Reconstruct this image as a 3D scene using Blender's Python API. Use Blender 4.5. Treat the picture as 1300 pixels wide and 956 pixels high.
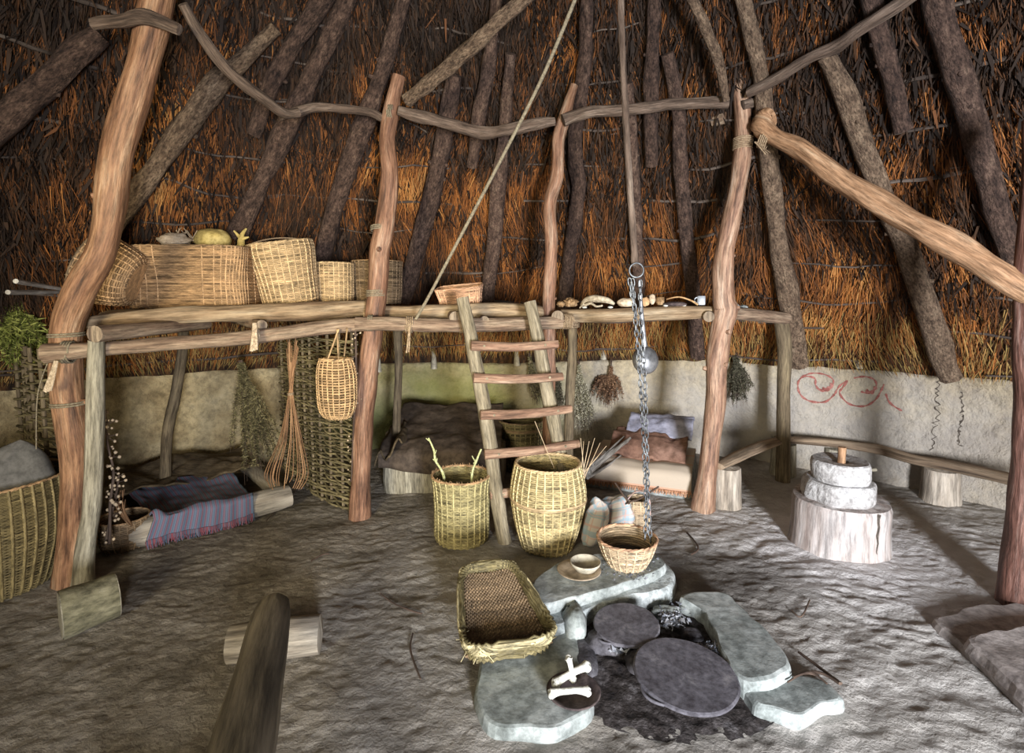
import bpy, math, random
import numpy as np
from mathutils import Vector, noise as mnoise
random.seed(7); rng = np.random.default_rng(7)
SC = bpy.context.scene
for o in list(bpy.data.objects): bpy.data.objects.remove(o, do_unlink=True)

# ------------------------------------------------------------------ camera
FPX, CAMH, PITCH = 680.0, 1.6, math.radians(5)      # frame is 1300 x 956, optical centre at (650, 433)
cd = bpy.data.cameras.new('camera'); cam = bpy.data.objects.new('camera', cd); SC.collection.objects.link(cam)
cam.location = (0, 0, CAMH); cam.rotation_euler = (math.radians(90) - PITCH, 0, 0)
cd.sensor_fit = 'HORIZONTAL'; cd.sensor_width = 36; cd.lens = 36 * FPX / 1300; cd.shift_y = -45 / 1300
cd.clip_start = 0.05; SC.camera = cam

# ------------------------------------------------------------------ world, lights, exposure
SC.view_settings.view_transform = 'Standard'; SC.view_settings.look = 'None'
SC.view_settings.gamma = 1; SC.view_settings.exposure = 0.42; SC.view_settings.use_curve_mapping = False
w = bpy.data.worlds.new('world'); SC.world = w; w.use_nodes = True
w.node_tree.nodes['Background'].inputs[0].default_value = (1.0, 0.93, 0.84, 1)
w.node_tree.nodes['Background'].inputs[1].default_value = 0.115
def area(name, loc, target, sx, sy, power, col, spread=180):
    l = bpy.data.lights.new(name, 'AREA'); l.shape = 'RECTANGLE'; l.size = sx; l.size_y = sy; l.energy = power; l.color = col; l.spread = math.radians(spread)
    o = bpy.data.objects.new(name, l); SC.collection.objects.link(o); o.location = loc
    o.rotation_euler = (Vector(target) - Vector(loc)).to_track_quat('-Z', 'Y').to_euler(); return o
area('doorway_daylight', (1.25, -2.7, 1.0), (2.0, 3.4, 0.75), 0.7, 1.2, 250, (0.95, 0.96, 1.0), 115)
area('left_opening_daylight', (-1.6, -1.6, 1.7), (-0.8, 5.4, 1.45), 0.9, 1.0, 32, (1.0, 0.87, 0.60), 65)  # warm fill added for the back wall; no opening is built there

# ------------------------------------------------------------------ photo measurement -> places in the room
def ray(x, y):
    a = (x - 650) / FPX; b = -(y - 433) / FPX
    return np.array([a, math.cos(PITCH) + b * math.sin(PITCH), -math.sin(PITCH) + b * math.cos(PITCH)])
O = np.array([0, 0, CAMH])
def G(x, y, h=0.0):
    d = ray(x, y); return O + d * ((h - CAMH) / d[2])
def D(x, y, Y):
    d = ray(x, y); return O + d * (Y / d[1])
CX, CY, RW = 0.05, 1.16, 4.55
ROOF0, SL = 0.93, 1.5
def cyl(x, y, r=RW):
    d = ray(x, y); a = d[0]**2 + d[1]**2; b = 2 * (-CX * d[0] - CY * d[1]); c = CX**2 + CY**2 - r * r
    return O + d * ((-b + math.sqrt(b * b - 4 * a * c)) / (2 * a))
def coneh(p): return ROOF0 + (RW - math.hypot(p[0] - CX, p[1] - CY)) * SL
NRM = 1 / math.hypot(1, SL)
def cone(x, y, off=0.0):
    d = ray(x, y); lo, hi = 0.5, 9.0
    for _ in range(40):
        m = (lo + hi) / 2; p = O + d * m
        if coneh(p) - p[2] > off / NRM: lo = m
        else: hi = m
    return O + d * lo
def depth(p): return p[1] * math.cos(PITCH) - (p[2] - CAMH) * math.sin(PITCH)
def wr(rp, p): return rp * depth(p) / FPX
def nz(p, s=1.0, seed=0.0): return mnoise.noise(Vector((p[0] * s + seed, p[1] * s + seed * 1.7, p[2] * s)))

# ------------------------------------------------------------------ mesh builder
class MB:
    def __init__(s): s.V = []; s.B = []; s.R = []; s.F = []; s.n = 0; s.S = []
    def add(s, V, F, B=None, R=None, smooth=True):
        V = np.asarray(V, float).reshape(-1, 3); k = len(V)
        s.V.append(V); s.B.append(V if B is None else np.asarray(B, float).reshape(-1, 3))
        s.R.append(np.full(k, rng.random()) if R is None else np.broadcast_to(np.asarray(R, float), (k,)))
        F = np.asarray(F, int) + s.n; s.F.append(F); s.S.append(np.full(len(F), smooth)); s.n += k
    def tube(s, pts, rad, sides=8, caps=True, closed=False, flat=1.0, lump=0.0, ref=None, rnd=None):
        P = np.asarray(pts, float); n = len(P); rad = np.broadcast_to(np.asarray(rad, float), (n,)).copy()
        T = (np.roll(P, -1, 0) - np.roll(P, 1, 0)) if closed else np.gradient(P, axis=0)
        T /= np.linalg.norm(T, axis=1)[:, None] + 1e-9
        if ref is None:
            m = np.abs(T).mean(0); ref = np.array([0, 0, 1.]) if m[2] < 0.75 else np.array([0, 1., 0])
        else: ref = np.asarray(ref, float)
        A = np.cross(T, ref); A /= np.linalg.norm(A, axis=1)[:, None] + 1e-9
        C = np.cross(A, T)
        th = np.arange(sides) * 2 * math.pi / sides; ct, st = np.cos(th), np.sin(th)
        L = np.r_[0, np.cumsum(np.linalg.norm(np.diff(P, axis=0), axis=1))]
        off = rng.random() * 20
        RR = rad[:, None] * np.ones(sides)
        if lump:
            for i in range(n):
                for j in range(sides):
                    RR[i, j] *= 1 + lump * mnoise.noise(Vector((ct[j] * 1.1 + off, st[j] * 1.1, L[i] / (rad.mean() * 3.5))))
        V = P[:, None, :] + RR[..., None] * (ct[None, :, None] * A[:, None, :] + flat * st[None, :, None] * C[:, None, :])
        B = np.stack([RR * ct, RR * st, np.broadcast_to(L[:, None], RR.shape) + off], -1)
        i = np.arange(n if closed else n - 1)[:, None]; j = np.arange(sides)[None, :]
        i2 = (i + 1) % n; j2 = (j + 1) % sides
        F = np.stack([i * sides + j, i * sides + j2, i2 * sides + j2, i2 * sides + j], -1).reshape(-1, 4)
        s.add(V, F, B, rnd)
        if caps and not closed:
            for e, q in ((0, 1), (n - 1, -1)):
                c = P[e] - T[e] * q * rad[e] * 0.12
                Vc = np.vstack([V[e], c[None]]); k = sides
                tri = [[k, (a + 1) % sides, a, a] if q == 1 else [k, a, (a + 1) % sides, a] for a in range(sides)]
                tri = [[t[0], t[1], t[2]] for t in tri]
                s.tri(Vc, tri, rnd)
    def tri(s, V, tri, rnd=None, smooth=False):
        s.add(V, [[a, b, c, c] for a, b, c in tri], None, rnd, smooth)
    def loft(s, rings, cap0=True, cap1=True, smooth=False, closed=True, rnd=None):
        R_ = np.asarray(rings, float); m, k = R_.shape[:2]
        i = np.arange(m - 1)[:, None]; j = np.arange(k if closed else k - 1)[None, :]; j2 = (j + 1) % k
        s.add(R_, np.stack([i * k + j, i * k + j2, (i + 1) * k + j2, (i + 1) * k + j], -1).reshape(-1, 4), None, rnd, smooth)
        for e, on in ((0, cap0), (m - 1, cap1)):
            if on:
                V = np.vstack([R_[e], R_[e].mean(0)[None]])
                s.tri(V, [[k, (a + 1) % k, a] if e == 0 else [k, a, (a + 1) % k] for a in range(k)], rnd, smooth)
    def grid(s, f, nu, nv, closed=False, smooth=True):
        V = np.array([[f(u / (nu if closed else nu - 1), v / (nv - 1)) for u in range(nu)] for v in range(nv)])
        i = np.arange(nv - 1)[:, None]; j = np.arange(nu if closed else nu - 1)[None, :]; j2 = (j + 1) % nu
        uv = np.array([[(u / (nu - 1), v / (nv - 1), 0) for u in range(nu)] for v in range(nv)])
        s.add(V, np.stack([i * nu + j, i * nu + j2, (i + 1) * nu + j2, (i + 1) * nu + j], -1).reshape(-1, 4), uv, None, smooth)
    def blob(s, c, r, amp=0.15, freq=2.0, seed=0, nu=28, nv=18, zmin=None, squash=1.0):
        c = np.array(c, float); r = np.array(r, float)
        def f(u, v):
            a = u * 2 * math.pi; b = (v - .5) * math.pi
            d = np.array([math.cos(a) * math.cos(b), math.sin(a) * math.cos(b), math.sin(b)])
            d = np.sign(d) * np.abs(d) ** squash
            k = 1 + amp * nz(d, freq, seed + 3.1) + amp * .4 * nz(d, freq * 3, seed + 8)
            p = c + d * r * k
            if zmin is not None: p[2] = max(p[2], zmin)
            return p
        s.grid(f, nu, nv, closed=True)
    def slab(s, poly, z0, z1, bev=0.015, rough=0.01, seed=0, n=64, inset_z=None):
        P = np.array([p[:2] for p in poly]); Pc = np.vstack([P, P[:1]])
        L = np.r_[0, np.cumsum(np.linalg.norm(np.diff(Pc, axis=0), axis=1))]; t = np.linspace(0, L[-1], n, endpoint=False)
        X = np.stack([np.interp(t, L, Pc[:, k]) for k in (0, 1)], -1)
        for _ in range(2): X = (np.roll(X, 1, 0) + X * 2 + np.roll(X, -1, 0)) / 4
        c = X.mean(0)
        X = X + np.array([[rough * mnoise.noise(Vector((x * 9 + seed, y * 9, k))) * 2 for k in (0, 5)] for x, y in X])
        def ring(k, z, j=0):
            q = c + (X - c) * k
            return np.array([[x, y, z + (rough * .6 * mnoise.noise(Vector((x * 7 + seed, y * 7, 2 + j))) if j else 0)] for x, y in q])
        R0 = np.linalg.norm(X - c, axis=1).mean(); b = bev / R0
        rs = [ring(1.0, z0), ring(1.02, z0 + (z1 - z0) * .4, 1), ring(1.0, z1 - bev, 2), ring(1 - b * .35, z1 - bev * .3, 3), ring(1 - b, z1, 4), ring(.75, z1, 4), ring(.5, z1, 4), ring(.25, z1, 4)]
        s.loft(rs, smooth=False)
    def build(s, name, mat, parent=None, base=None):
        V = np.vstack(s.V); F = np.vstack(s.F); B = np.vstack(s.B); R_ = np.concatenate(s.R); S = np.concatenate(s.S)
        V = V - (np.array(parent['_b'] if parent is not None else (base if base is not None else (0, 0, 0))))
        me = bpy.data.meshes.new(name); istri = F[:, 2] == F[:, 3]
        cnt = np.where(istri, 3, 4); li = F.reshape(-1)[np.ravel(np.stack([np.ones(len(F), bool)] * 3 + [~istri], -1))]
        me.vertices.add(len(V)); me.vertices.foreach_set('co', V.ravel().astype('f'))
        me.loops.add(len(li)); me.loops.foreach_set('vertex_index', li.astype('i'))
        me.polygons.add(len(F)); me.polygons.foreach_set('loop_start', np.r_[0, np.cumsum(cnt)[:-1]].astype('i'))
        me.polygons.foreach_set('loop_total', cnt.astype('i')); me.polygons.foreach_set('use_smooth', S)
        me.update(calc_edges=True)
        a = me.attributes.new('bc', 'FLOAT_VECTOR', 'POINT'); a.data.foreach_set('vector', B.ravel().astype('f'))
        a = me.attributes.new('rnd', 'FLOAT', 'POINT'); a.data.foreach_set('value', R_.astype('f'))
        me.materials.append(mat); me.validate()
        o = bpy.data.objects.new(name, me); SC.collection.objects.link(o)
        if parent is not None: o.parent = parent
        elif base is not None: o.location = tuple(base)
        return o
BASES = []
def thing(name, label, cat, base, group=None):
    o = bpy.data.objects.new(name, None); SC.collection.objects.link(o); o.location = tuple(base); o.empty_display_size = .05
    o['_b'] = [float(x) for x in base]; o['label'] = label; o['category'] = cat; BASES.append(o)
    if group: o['group'] = group
    return o
def solo(name, mb, mat, label, cat, group=None, kind=None, base=None):
    V = np.vstack(mb.V)
    if base is None: base = ((V[:, 0].min() + V[:, 0].max()) / 2, (V[:, 1].min() + V[:, 1].max()) / 2, V[:, 2].min())
    o = mb.build(name, mat, base=base); o['label'] = label; o['category'] = cat
    if group: o['group'] = group
    if kind: o['kind'] = kind
    return o
def struct(name, mb, mat, parent=None):
    o = mb.build(name, mat)
    if parent is None: o['kind'] = 'structure'
    else: o.parent = parent
    return o
def smooth(P, k=5):
    P = np.asarray(P, float); n = len(P); out = []
    for i in range(n - 1):
        a, b, c, d = P[max(i - 1, 0)], P[i], P[i + 1], P[min(i + 2, n - 1)]
        for t in np.arange(k) / k:
            out.append(.5 * ((2 * b) + (-a + c) * t + (2 * a - 5 * b + 4 * c - d) * t * t + (-a + 3 * b - 3 * c + d) * t ** 3))
    out.append(P[-1]); return np.array(out)

# ------------------------------------------------------------------ materials (all procedural)
def mat(name, cols, scale=6, stretch=(1, 1, 1), coord='bc', rough=.85, bump=.35, bscale=None, detail=6, metal=0, rvar=.0, extra=None, spec=.3, bdist=.01, grain=.35, gs=4.0):
    m = bpy.data.materials.new(name); m.use_nodes = True; N = m.node_tree.nodes; L = m.node_tree.links
    b = N['Principled BSDF']; b.inputs['Roughness'].default_value = rough; b.inputs['Metallic'].default_value = metal
    b.inputs['Specular IOR Level'].default_value = spec
    if coord == 'bc': c = N.new('ShaderNodeAttribute'); c.attribute_name = 'bc'; co = c.outputs['Vector']
    else: c = N.new('ShaderNodeTexCoord'); co = c.outputs['Object']
    mp = N.new('ShaderNodeMapping'); mp.inputs['Scale'].default_value = stretch; L.new(co, mp.inputs[0])
    n = N.new('ShaderNodeTexNoise'); n.inputs['Scale'].default_value = scale; n.inputs['Detail'].default_value = detail; n.inputs['Roughness'].default_value = .62
    L.new(mp.outputs[0], n.inputs['Vector'])
    r = N.new('ShaderNodeValToRGB'); E_ = r.color_ramp.elements
    while len(E_) < len(cols): E_.new(.5)
    for i, cc in enumerate(cols):
        E_[i].position = .28 + .44 * i / max(1, len(cols) - 1); E_[i].color = (*cc, 1)
    fac = n.outputs['Fac']
    if rvar:
        a = N.new('ShaderNodeAttribute'); a.attribute_name = 'rnd'
        ma = N.new('ShaderNodeMath'); ma.operation = 'MULTIPLY_ADD'; L.new(a.outputs['Fac'], ma.inputs[0]); ma.inputs[1].default_value = rvar; ma.inputs[2].default_value = -rvar / 2
        ad = N.new('ShaderNodeMath'); ad.operation = 'ADD'; L.new(fac, ad.inputs[0]); L.new(ma.outputs[0], ad.inputs[1]); fac = ad.outputs[0]
    L.new(fac, r.inputs[0]); out = r.outputs[0]
    if grain:
        g1 = N.new('ShaderNodeTexNoise'); g1.inputs['Scale'].default_value = scale * gs; g1.inputs['Detail'].default_value = 7; g1.inputs['Roughness'].default_value = .7; L.new(mp.outputs[0], g1.inputs['Vector'])
        gr = N.new('ShaderNodeMapRange'); gr.inputs[1].default_value = .36; gr.inputs[2].default_value = .58; gr.inputs[3].default_value = 1 - grain; gr.inputs[4].default_value = 1.12; L.new(g1.outputs['Fac'], gr.inputs[0])
        gm = N.new('ShaderNodeVectorMath'); gm.operation = 'SCALE'; L.new(out, gm.inputs[0]); L.new(gr.outputs[0], gm.inputs['Scale']); out = gm.outputs[0]
    if extra: out = extra(m, N, L, out, co, n)
    L.new(out, b.inputs['Base Color'])
    if bump:
        n2 = N.new('ShaderNodeTexNoise'); n2.inputs['Scale'].default_value = bscale or scale * 2.5; n2.inputs['Detail'].default_value = 8; n2.inputs['Roughness'].default_value = .65
        L.new(mp.outputs[0], n2.inputs['Vector'])
        bp = N.new('ShaderNodeBump'); bp.inputs['Strength'].default_value = bump; bp.inputs['Distance'].default_value = bdist
        L.new(n2.outputs['Fac'], bp.inputs['Height']); L.new(bp.outputs[0], b.inputs['Normal'])
    return m
WD = (1, 1, .12)
def wood(name, cols, **k):
    k.setdefault('scale', 26); k.setdefault('stretch', (1, 1, .1)); k.setdefault('bump', .8); k.setdefault('grain', .55); k.setdefault('gs', 3.0); return mat(name, cols, **k)
def patch(col, pos, size, sc=3.0, soft=.35, strength=1.0):
    """a stain of its own colour around a place in the room, ragged with noise"""
    def f(m, N, L, out, co, n):
        g = N.new('ShaderNodeNewGeometry'); v = N.new('ShaderNodeVectorMath'); v.operation = 'SUBTRACT'; L.new(g.outputs['Position'], v.inputs[0]); v.inputs[1].default_value = pos
        s = N.new('ShaderNodeVectorMath'); s.operation = 'DIVIDE'; L.new(v.outputs[0], s.inputs[0]); s.inputs[1].default_value = size
        l = N.new('ShaderNodeVectorMath'); l.operation = 'LENGTH'; L.new(s.outputs[0], l.inputs[0])
        nn = N.new('ShaderNodeTexNoise'); nn.inputs['Scale'].default_value = sc; nn.inputs['Detail'].default_value = 5; L.new(g.outputs['Position'], nn.inputs['Vector'])
        a = N.new('ShaderNodeMath'); a.operation = 'MULTIPLY_ADD'; L.new(nn.outputs['Fac'], a.inputs[0]); a.inputs[1].default_value = 1.4; L.new(l.outputs['Value'], a.inputs[2])
        mr = N.new('ShaderNodeMapRange'); L.new(a.outputs[0], mr.inputs[0]); mr.inputs[1].default_value = 1.7 + soft; mr.inputs[2].default_value = 1.7 - soft; mr.inputs[3].default_value = 0; mr.inputs[4].default_value = strength
        mx = N.new('ShaderNodeMix'); mx.data_type = 'RGBA'; L.new(mr.outputs[0], mx.inputs[0]); L.new(out, mx.inputs[6]); mx.inputs[7].default_value = (*col, 1)
        return mx.outputs[2]
    return f
def chain_f(*fs):
    def f(m, N, L, out, co, n):
        for g in fs: out = g(m, N, L, out, co, n)
        return out
    return f
M = {}
M['post'] = wood('reddish_debarked_wood', [(.06, .032, .022), (.20, .10, .06), (.31, .17, .105), (.44, .31, .22)], rough=.5, rvar=.1)
M['post_warm'] = wood('orange_brown_debarked_wood', [(.07, .035, .02), (.22, .11, .06), (.34, .19, .105), (.46, .31, .20)], rough=.5)
M['post_dark'] = wood('dark_reddish_wood', [(.04, .022, .018), (.12, .055, .04), (.20, .10, .075), (.32, .22, .18)], rough=.45)  # dark reddish wood, darkened further to paint in the deep shade on it
M['post_tan'] = wood('tan_debarked_wood', [(.12, .065, .045), (.30, .17, .11), (.42, .27, .18), (.56, .42, .32)], rough=.5)
M['brace'] = wood('orange_debarked_wood', [(.13, .06, .03), (.34, .19, .10), (.50, .30, .17), (.62, .44, .28)], rough=.6)
M['bark'] = wood('dark_bark', [(.03, .02, .017), (.09, .055, .042), (.16, .10, .075), (.27, .18, .13)], scale=30, stretch=(1, 1, .5), bump=1.0, bdist=.035, grain=.7, rvar=.12)
M['bark_pale'] = wood('worn_grey_bark', [(.07, .045, .03), (.18, .12, .08), (.30, .21, .14), (.42, .31, .21)], scale=30, stretch=(1, 1, .5), bump=1.0, bdist=.035, grain=.7)
M['ringbeam'] = wood('weathered_beam_wood', [(.04, .028, .022), (.12, .082, .06), (.20, .145, .11), (.34, .27, .21)], bump=1, bdist=.02)
M['rail'] = wood('shelf_pole_wood', [(.09, .055, .04), (.23, .155, .105), (.35, .26, .18), (.48, .38, .28)], bump=.9)
M['plank'] = wood('split_plank_wood', [(.12, .07, .04), (.28, .19, .11), (.40, .30, .19), (.52, .43, .31)], scale=16, bump=.9)
M['endgrain'] = wood('sawn_end_wood', [(.13, .09, .07), (.26, .20, .14), (.36, .29, .21)])
M['greypole'] = wood('grey_green_pole', [(.14, .125, .09), (.26, .235, .175), (.38, .35, .27), (.50, .47, .38)], rough=.7)
M['darkpole'] = wood('dull_brown_pole', [(.07, .05, .03), (.17, .13, .08), (.28, .22, .13)])
M['ladder'] = wood('ladder_pole_wood', [(.11, .09, .06), (.24, .20, .13), (.35, .30, .21), (.46, .40, .30)])
M['rung'] = wood('ladder_rung_wood', [(.10, .06, .04), (.26, .15, .10), (.38, .25, .17), (.48, .35, .26)])
M['benchwood'] = wood('bench_wood', [(.10, .07, .05), (.25, .18, .12), (.38, .29, .20), (.50, .40, .29)], scale=10)
M['stump'] = wood('pale_stump_wood', [(.22, .18, .14), (.42, .36, .29), (.56, .50, .42), (.66, .62, .55)], scale=10)
M['dustwood'] = wood('flour_dusted_wood', [(.20, .15, .13), (.40, .34, .31), (.54, .50, .48), (.68, .66, .66)], scale=9, stretch=(1, 1, .12))
M['logdark'] = wood('dark_worn_log', [(.03, .025, .018), (.08, .065, .045), (.14, .115, .08), (.20, .17, .12)], scale=10)
M['logmoss'] = wood('mossy_log', [(.06, .055, .03), (.14, .13, .08), (.22, .205, .135), (.32, .30, .22)], scale=12, coord='obj', stretch=(.4, .4, 1))
M['crosslog'] = wood('pale_dirty_log', [(.12, .10, .08), (.26, .225, .18), (.38, .34, .28), (.48, .44, .38)], scale=10)
M['driftwood'] = wood('silver_grey_stick', [(.14, .12, .10), (.33, .31, .28), (.52, .50, .46)])
def wick(name, c, k=1.0, rv=.35):
    c = np.array(c); return mat(name, [tuple(c * .28), tuple(c * .7), tuple(c), tuple(np.minimum(c * 1.4, .95))], scale=30, stretch=(1, 1, .25), rough=.6, bump=.4, rvar=rv)
M['w_tan'] = wick('wicker_tan', (.46, .29, .15))
M['w_straw'] = wick('wicker_straw', (.56, .40, .22))
M['w_pale'] = wick('wicker_pale', (.60, .46, .30))
M['w_green'] = wick('wicker_olive', (.40, .345, .17))
M['w_gold'] = wick('wicker_golden', (.54, .44, .23))
M['w_dark'] = wick('wicker_dark', (.15, .11, .06))
M['w_brown'] = wick('wicker_brown', (.24, .165, .095))
M['w_olive_dark'] = wick('wicker_dark_olive', (.21, .175, .085))
M['w_net'] = wick('wicker_net', (.50, .33, .17))
M['w_rim'] = wick('wicker_rim', (.62, .46, .26), rv=.2)
M['w_orange'] = wick('wicker_pinkish', (.60, .36, .22))
M['w_band'] = wick('wicker_blond_band', (.52, .45, .26))
M['wattle'] = wick('wattle_rods', (.20, .165, .085))
M['rope'] = mat('rope_fibre', [(.12, .10, .07), (.26, .22, .15), (.38, .33, .23)], scale=80, bump=.6)
M['lash'] = mat('lashing_fibre', [(.16, .11, .07), (.36, .26, .16), (.52, .40, .27)], scale=70, bump=.6)
M['rag'] = mat('rag_cloth', [(.25, .18, .12), (.46, .36, .25), (.60, .50, .38)], scale=20, bump=.5)
M['batten'] = wood('thatch_batten_wood', [(.035, .025, .02), (.09, .068, .055), (.18, .145, .12)])
M['stone'] = mat('grey_blue_slate', [(.16, .18, .17), (.27, .30, .29), (.36, .39, .38), (.46, .49, .48)], scale=5, coord='obj', bump=.5)
M['stone_side'] = mat('pale_slate', [(.26, .29, .29), (.42, .46, .46), (.54, .58, .58)], scale=7, coord='obj', bump=.9, bdist=.02)
M['stone_dark'] = mat('sooty_stone', [(.03, .028, .03), (.085, .08, .09), (.15, .145, .16)], scale=8, coord='obj', bump=.8)
M['iron'] = mat('burnt_griddle_stone', [(.045, .04, .048), (.10, .095, .11), (.135, .13, .15), (.22, .21, .22)], scale=9, coord='obj', bump=.3, rough=.6)
M['floorstone'] = mat('dusty_floor_slab', [(.20, .17, .16), (.36, .32, .30), (.50, .46, .44)], scale=4, coord='obj', bump=.6)
M['quern'] = mat('whitened_stone', [(.30, .28, .27), (.50, .49, .48), (.64, .64, .65)], scale=8, coord='obj', bump=1, bdist=.02)
M['ash'] = mat('ash_and_charcoal', [(.012, .01, .012), (.035, .028, .026), (.08, .07, .07), (.22, .21, .22)], scale=14, coord='obj', bump=1, bdist=.02)
M['ashflake'] = mat('pale_ash_flakes', [(.10, .11, .13), (.30, .32, .37), (.55, .57, .62)], scale=60, coord='obj', rvar=.8)
M['charcoal'] = mat('charcoal', [(.01, .01, .01), (.03, .028, .03), (.06, .06, .065)], scale=20, coord='obj', bump=.8)
M['bone'] = mat('bone', [(.32, .25, .16), (.55, .47, .34), (.70, .63, .50)], scale=10, coord='obj')
M['bone_white'] = mat('bleached_bone', [(.45, .45, .40), (.70, .70, .64), (.82, .82, .78)], scale=14, coord='obj')
M['pebble'] = mat('cream_pebble', [(.45, .34, .22), (.62, .50, .36), (.72, .62, .48)], scale=7, coord='obj')
M['pebble_or'] = mat('orange_pebble', [(.42, .24, .11), (.60, .38, .20), (.68, .48, .28)], scale=7, coord='obj')
M['shellb'] = mat('brown_shell', [(.10, .06, .03), (.28, .17, .08), (.48, .34, .20)], scale=20, coord='obj')
M['darkhorn'] = mat('dark_horn', [(.03, .025, .025), (.08, .06, .06), (.14, .11, .10)], scale=10, coord='obj')
M['horn'] = mat('orange_horn', [(.30, .16, .07), (.55, .34, .16), (.66, .48, .27)], scale=10, coord='obj')
M['mug'] = mat('pale_blue_glaze', [(.46, .52, .58), (.55, .60, .66), (.64, .68, .72)], scale=3, coord='obj', rough=.3, bump=0)
M['clay'] = mat('pale_clay', [(.34, .30, .23), (.46, .42, .33), (.54, .50, .40)], scale=6, coord='obj', bump=.2, rough=.5)
M['clay_brown'] = mat('tan_clay', [(.26, .19, .13), (.38, .30, .21), (.46, .37, .27)], scale=6, coord='obj', bump=.2, rough=.5)
M['gourd'] = mat('dry_gourd', [(.30, .22, .07), (.46, .35, .12), (.55, .45, .20)], scale=8, coord='obj')
M['steel'] = mat('dull_steel', [(.20, .21, .22), (.34, .35, .37), (.46, .47, .49)], scale=5, coord='obj', metal=.75, rough=.42, bump=.15)
M['chain'] = mat('chain_metal', [(.07, .07, .075), (.18, .19, .20), (.34, .36, .37)], scale=12, coord='obj', metal=.7, rough=.5, bump=.1)
M['herb_green'] = mat('dried_green_herb', [(.06, .05, .022), (.14, .12, .055), (.23, .20, .10)], scale=9, rvar=.9, bump=0)
M['moss'] = mat('bright_moss', [(.10, .12, .02), (.22, .25, .05), (.36, .38, .10)], scale=9, rvar=.9, bump=0)  # bright green standing in for light glowing through the left eave
M['herb_pale'] = mat('dried_pale_flowers', [(.14, .13, .07), (.36, .33, .21), (.62, .58, .44)], scale=9, rvar=1.0, bump=0)
M['herb_brown'] = mat('dried_brown_herb', [(.09, .045, .025), (.20, .11, .06), (.32, .19, .11)], scale=9, rvar=.9, bump=0)
M['herb_dark'] = mat('dried_dark_herb', [(.03, .028, .015), (.075, .07, .04), (.13, .12, .08)], scale=9, rvar=.9, bump=0)
M['withy'] = mat('red_brown_withy', [(.12, .065, .03), (.26, .14, .07), (.38, .23, .12)], scale=20, stretch=WD, bump=.2, rvar=.4)
M['lichen'] = mat('lichen_covered_twig', [(.25, .25, .10), (.48, .50, .24), (.66, .68, .42)], scale=30, bump=.8)
M['bud'] = mat('pale_seed_heads', [(.42, .30, .18), (.62, .48, .32), (.70, .58, .42)], scale=20)
M['twig'] = mat('dark_twig', [(.03, .02, .015), (.09, .06, .045), (.15, .11, .08)], scale=20, stretch=WD)
M['reed'] = mat('dry_reed', [(.35, .24, .14), (.55, .42, .27), (.65, .54, .38)], scale=20, stretch=WD)
M['clothgrey'] = mat('grey_felt', [(.09, .085, .075), (.135, .13, .12), (.17, .16, .15)], scale=4, coord='obj', bump=.2)
M['clothdark'] = mat('dark_brown_blanket', [(.04, .028, .022), (.08, .06, .045), (.12, .09, .07)], scale=5, coord='obj', bump=.4)
M['clothbrown'] = mat('brown_blanket', [(.045, .033, .02), (.10, .072, .04), (.15, .115, .07)], scale=6, coord='obj', stretch=(1, 4, 6), bump=.4)
M['clothpink'] = mat('rust_brown_hide', [(.14, .07, .05), (.25, .14, .10), (.34, .21, .16)], scale=3, coord='obj', bump=.3)
M['clothblue'] = mat('pale_lilac_cloth', [(.26, .27, .36), (.36, .37, .48), (.44, .45, .56)], scale=3, coord='obj', bump=.2)
M['fringe_or'] = mat('orange_fringe', [(.45, .20, .10), (.62, .34, .20), (.70, .46, .30)], scale=20, bump=0, rvar=.5)
M['fringe_rb'] = mat('red_and_blue_fringe', [(.07, .10, .15), (.13, .18, .25), (.26, .11, .13), (.20, .06, .08)], scale=1, bump=0, rvar=1.6)
M['soil'] = mat('bed_filling', [(.04, .03, .02), (.08, .06, .04), (.12, .09, .06)], scale=8, coord='obj')
M['paint'] = mat('red_ochre_paint', [(.22, .07, .06), (.33, .12, .10), (.42, .20, .17)], scale=18, coord='obj', bump=0)
M['crack'] = mat('crack_shadow_clay', [(.05, .04, .035), (.09, .075, .06), (.12, .10, .08)], scale=18, coord='obj', bump=0)

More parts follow.
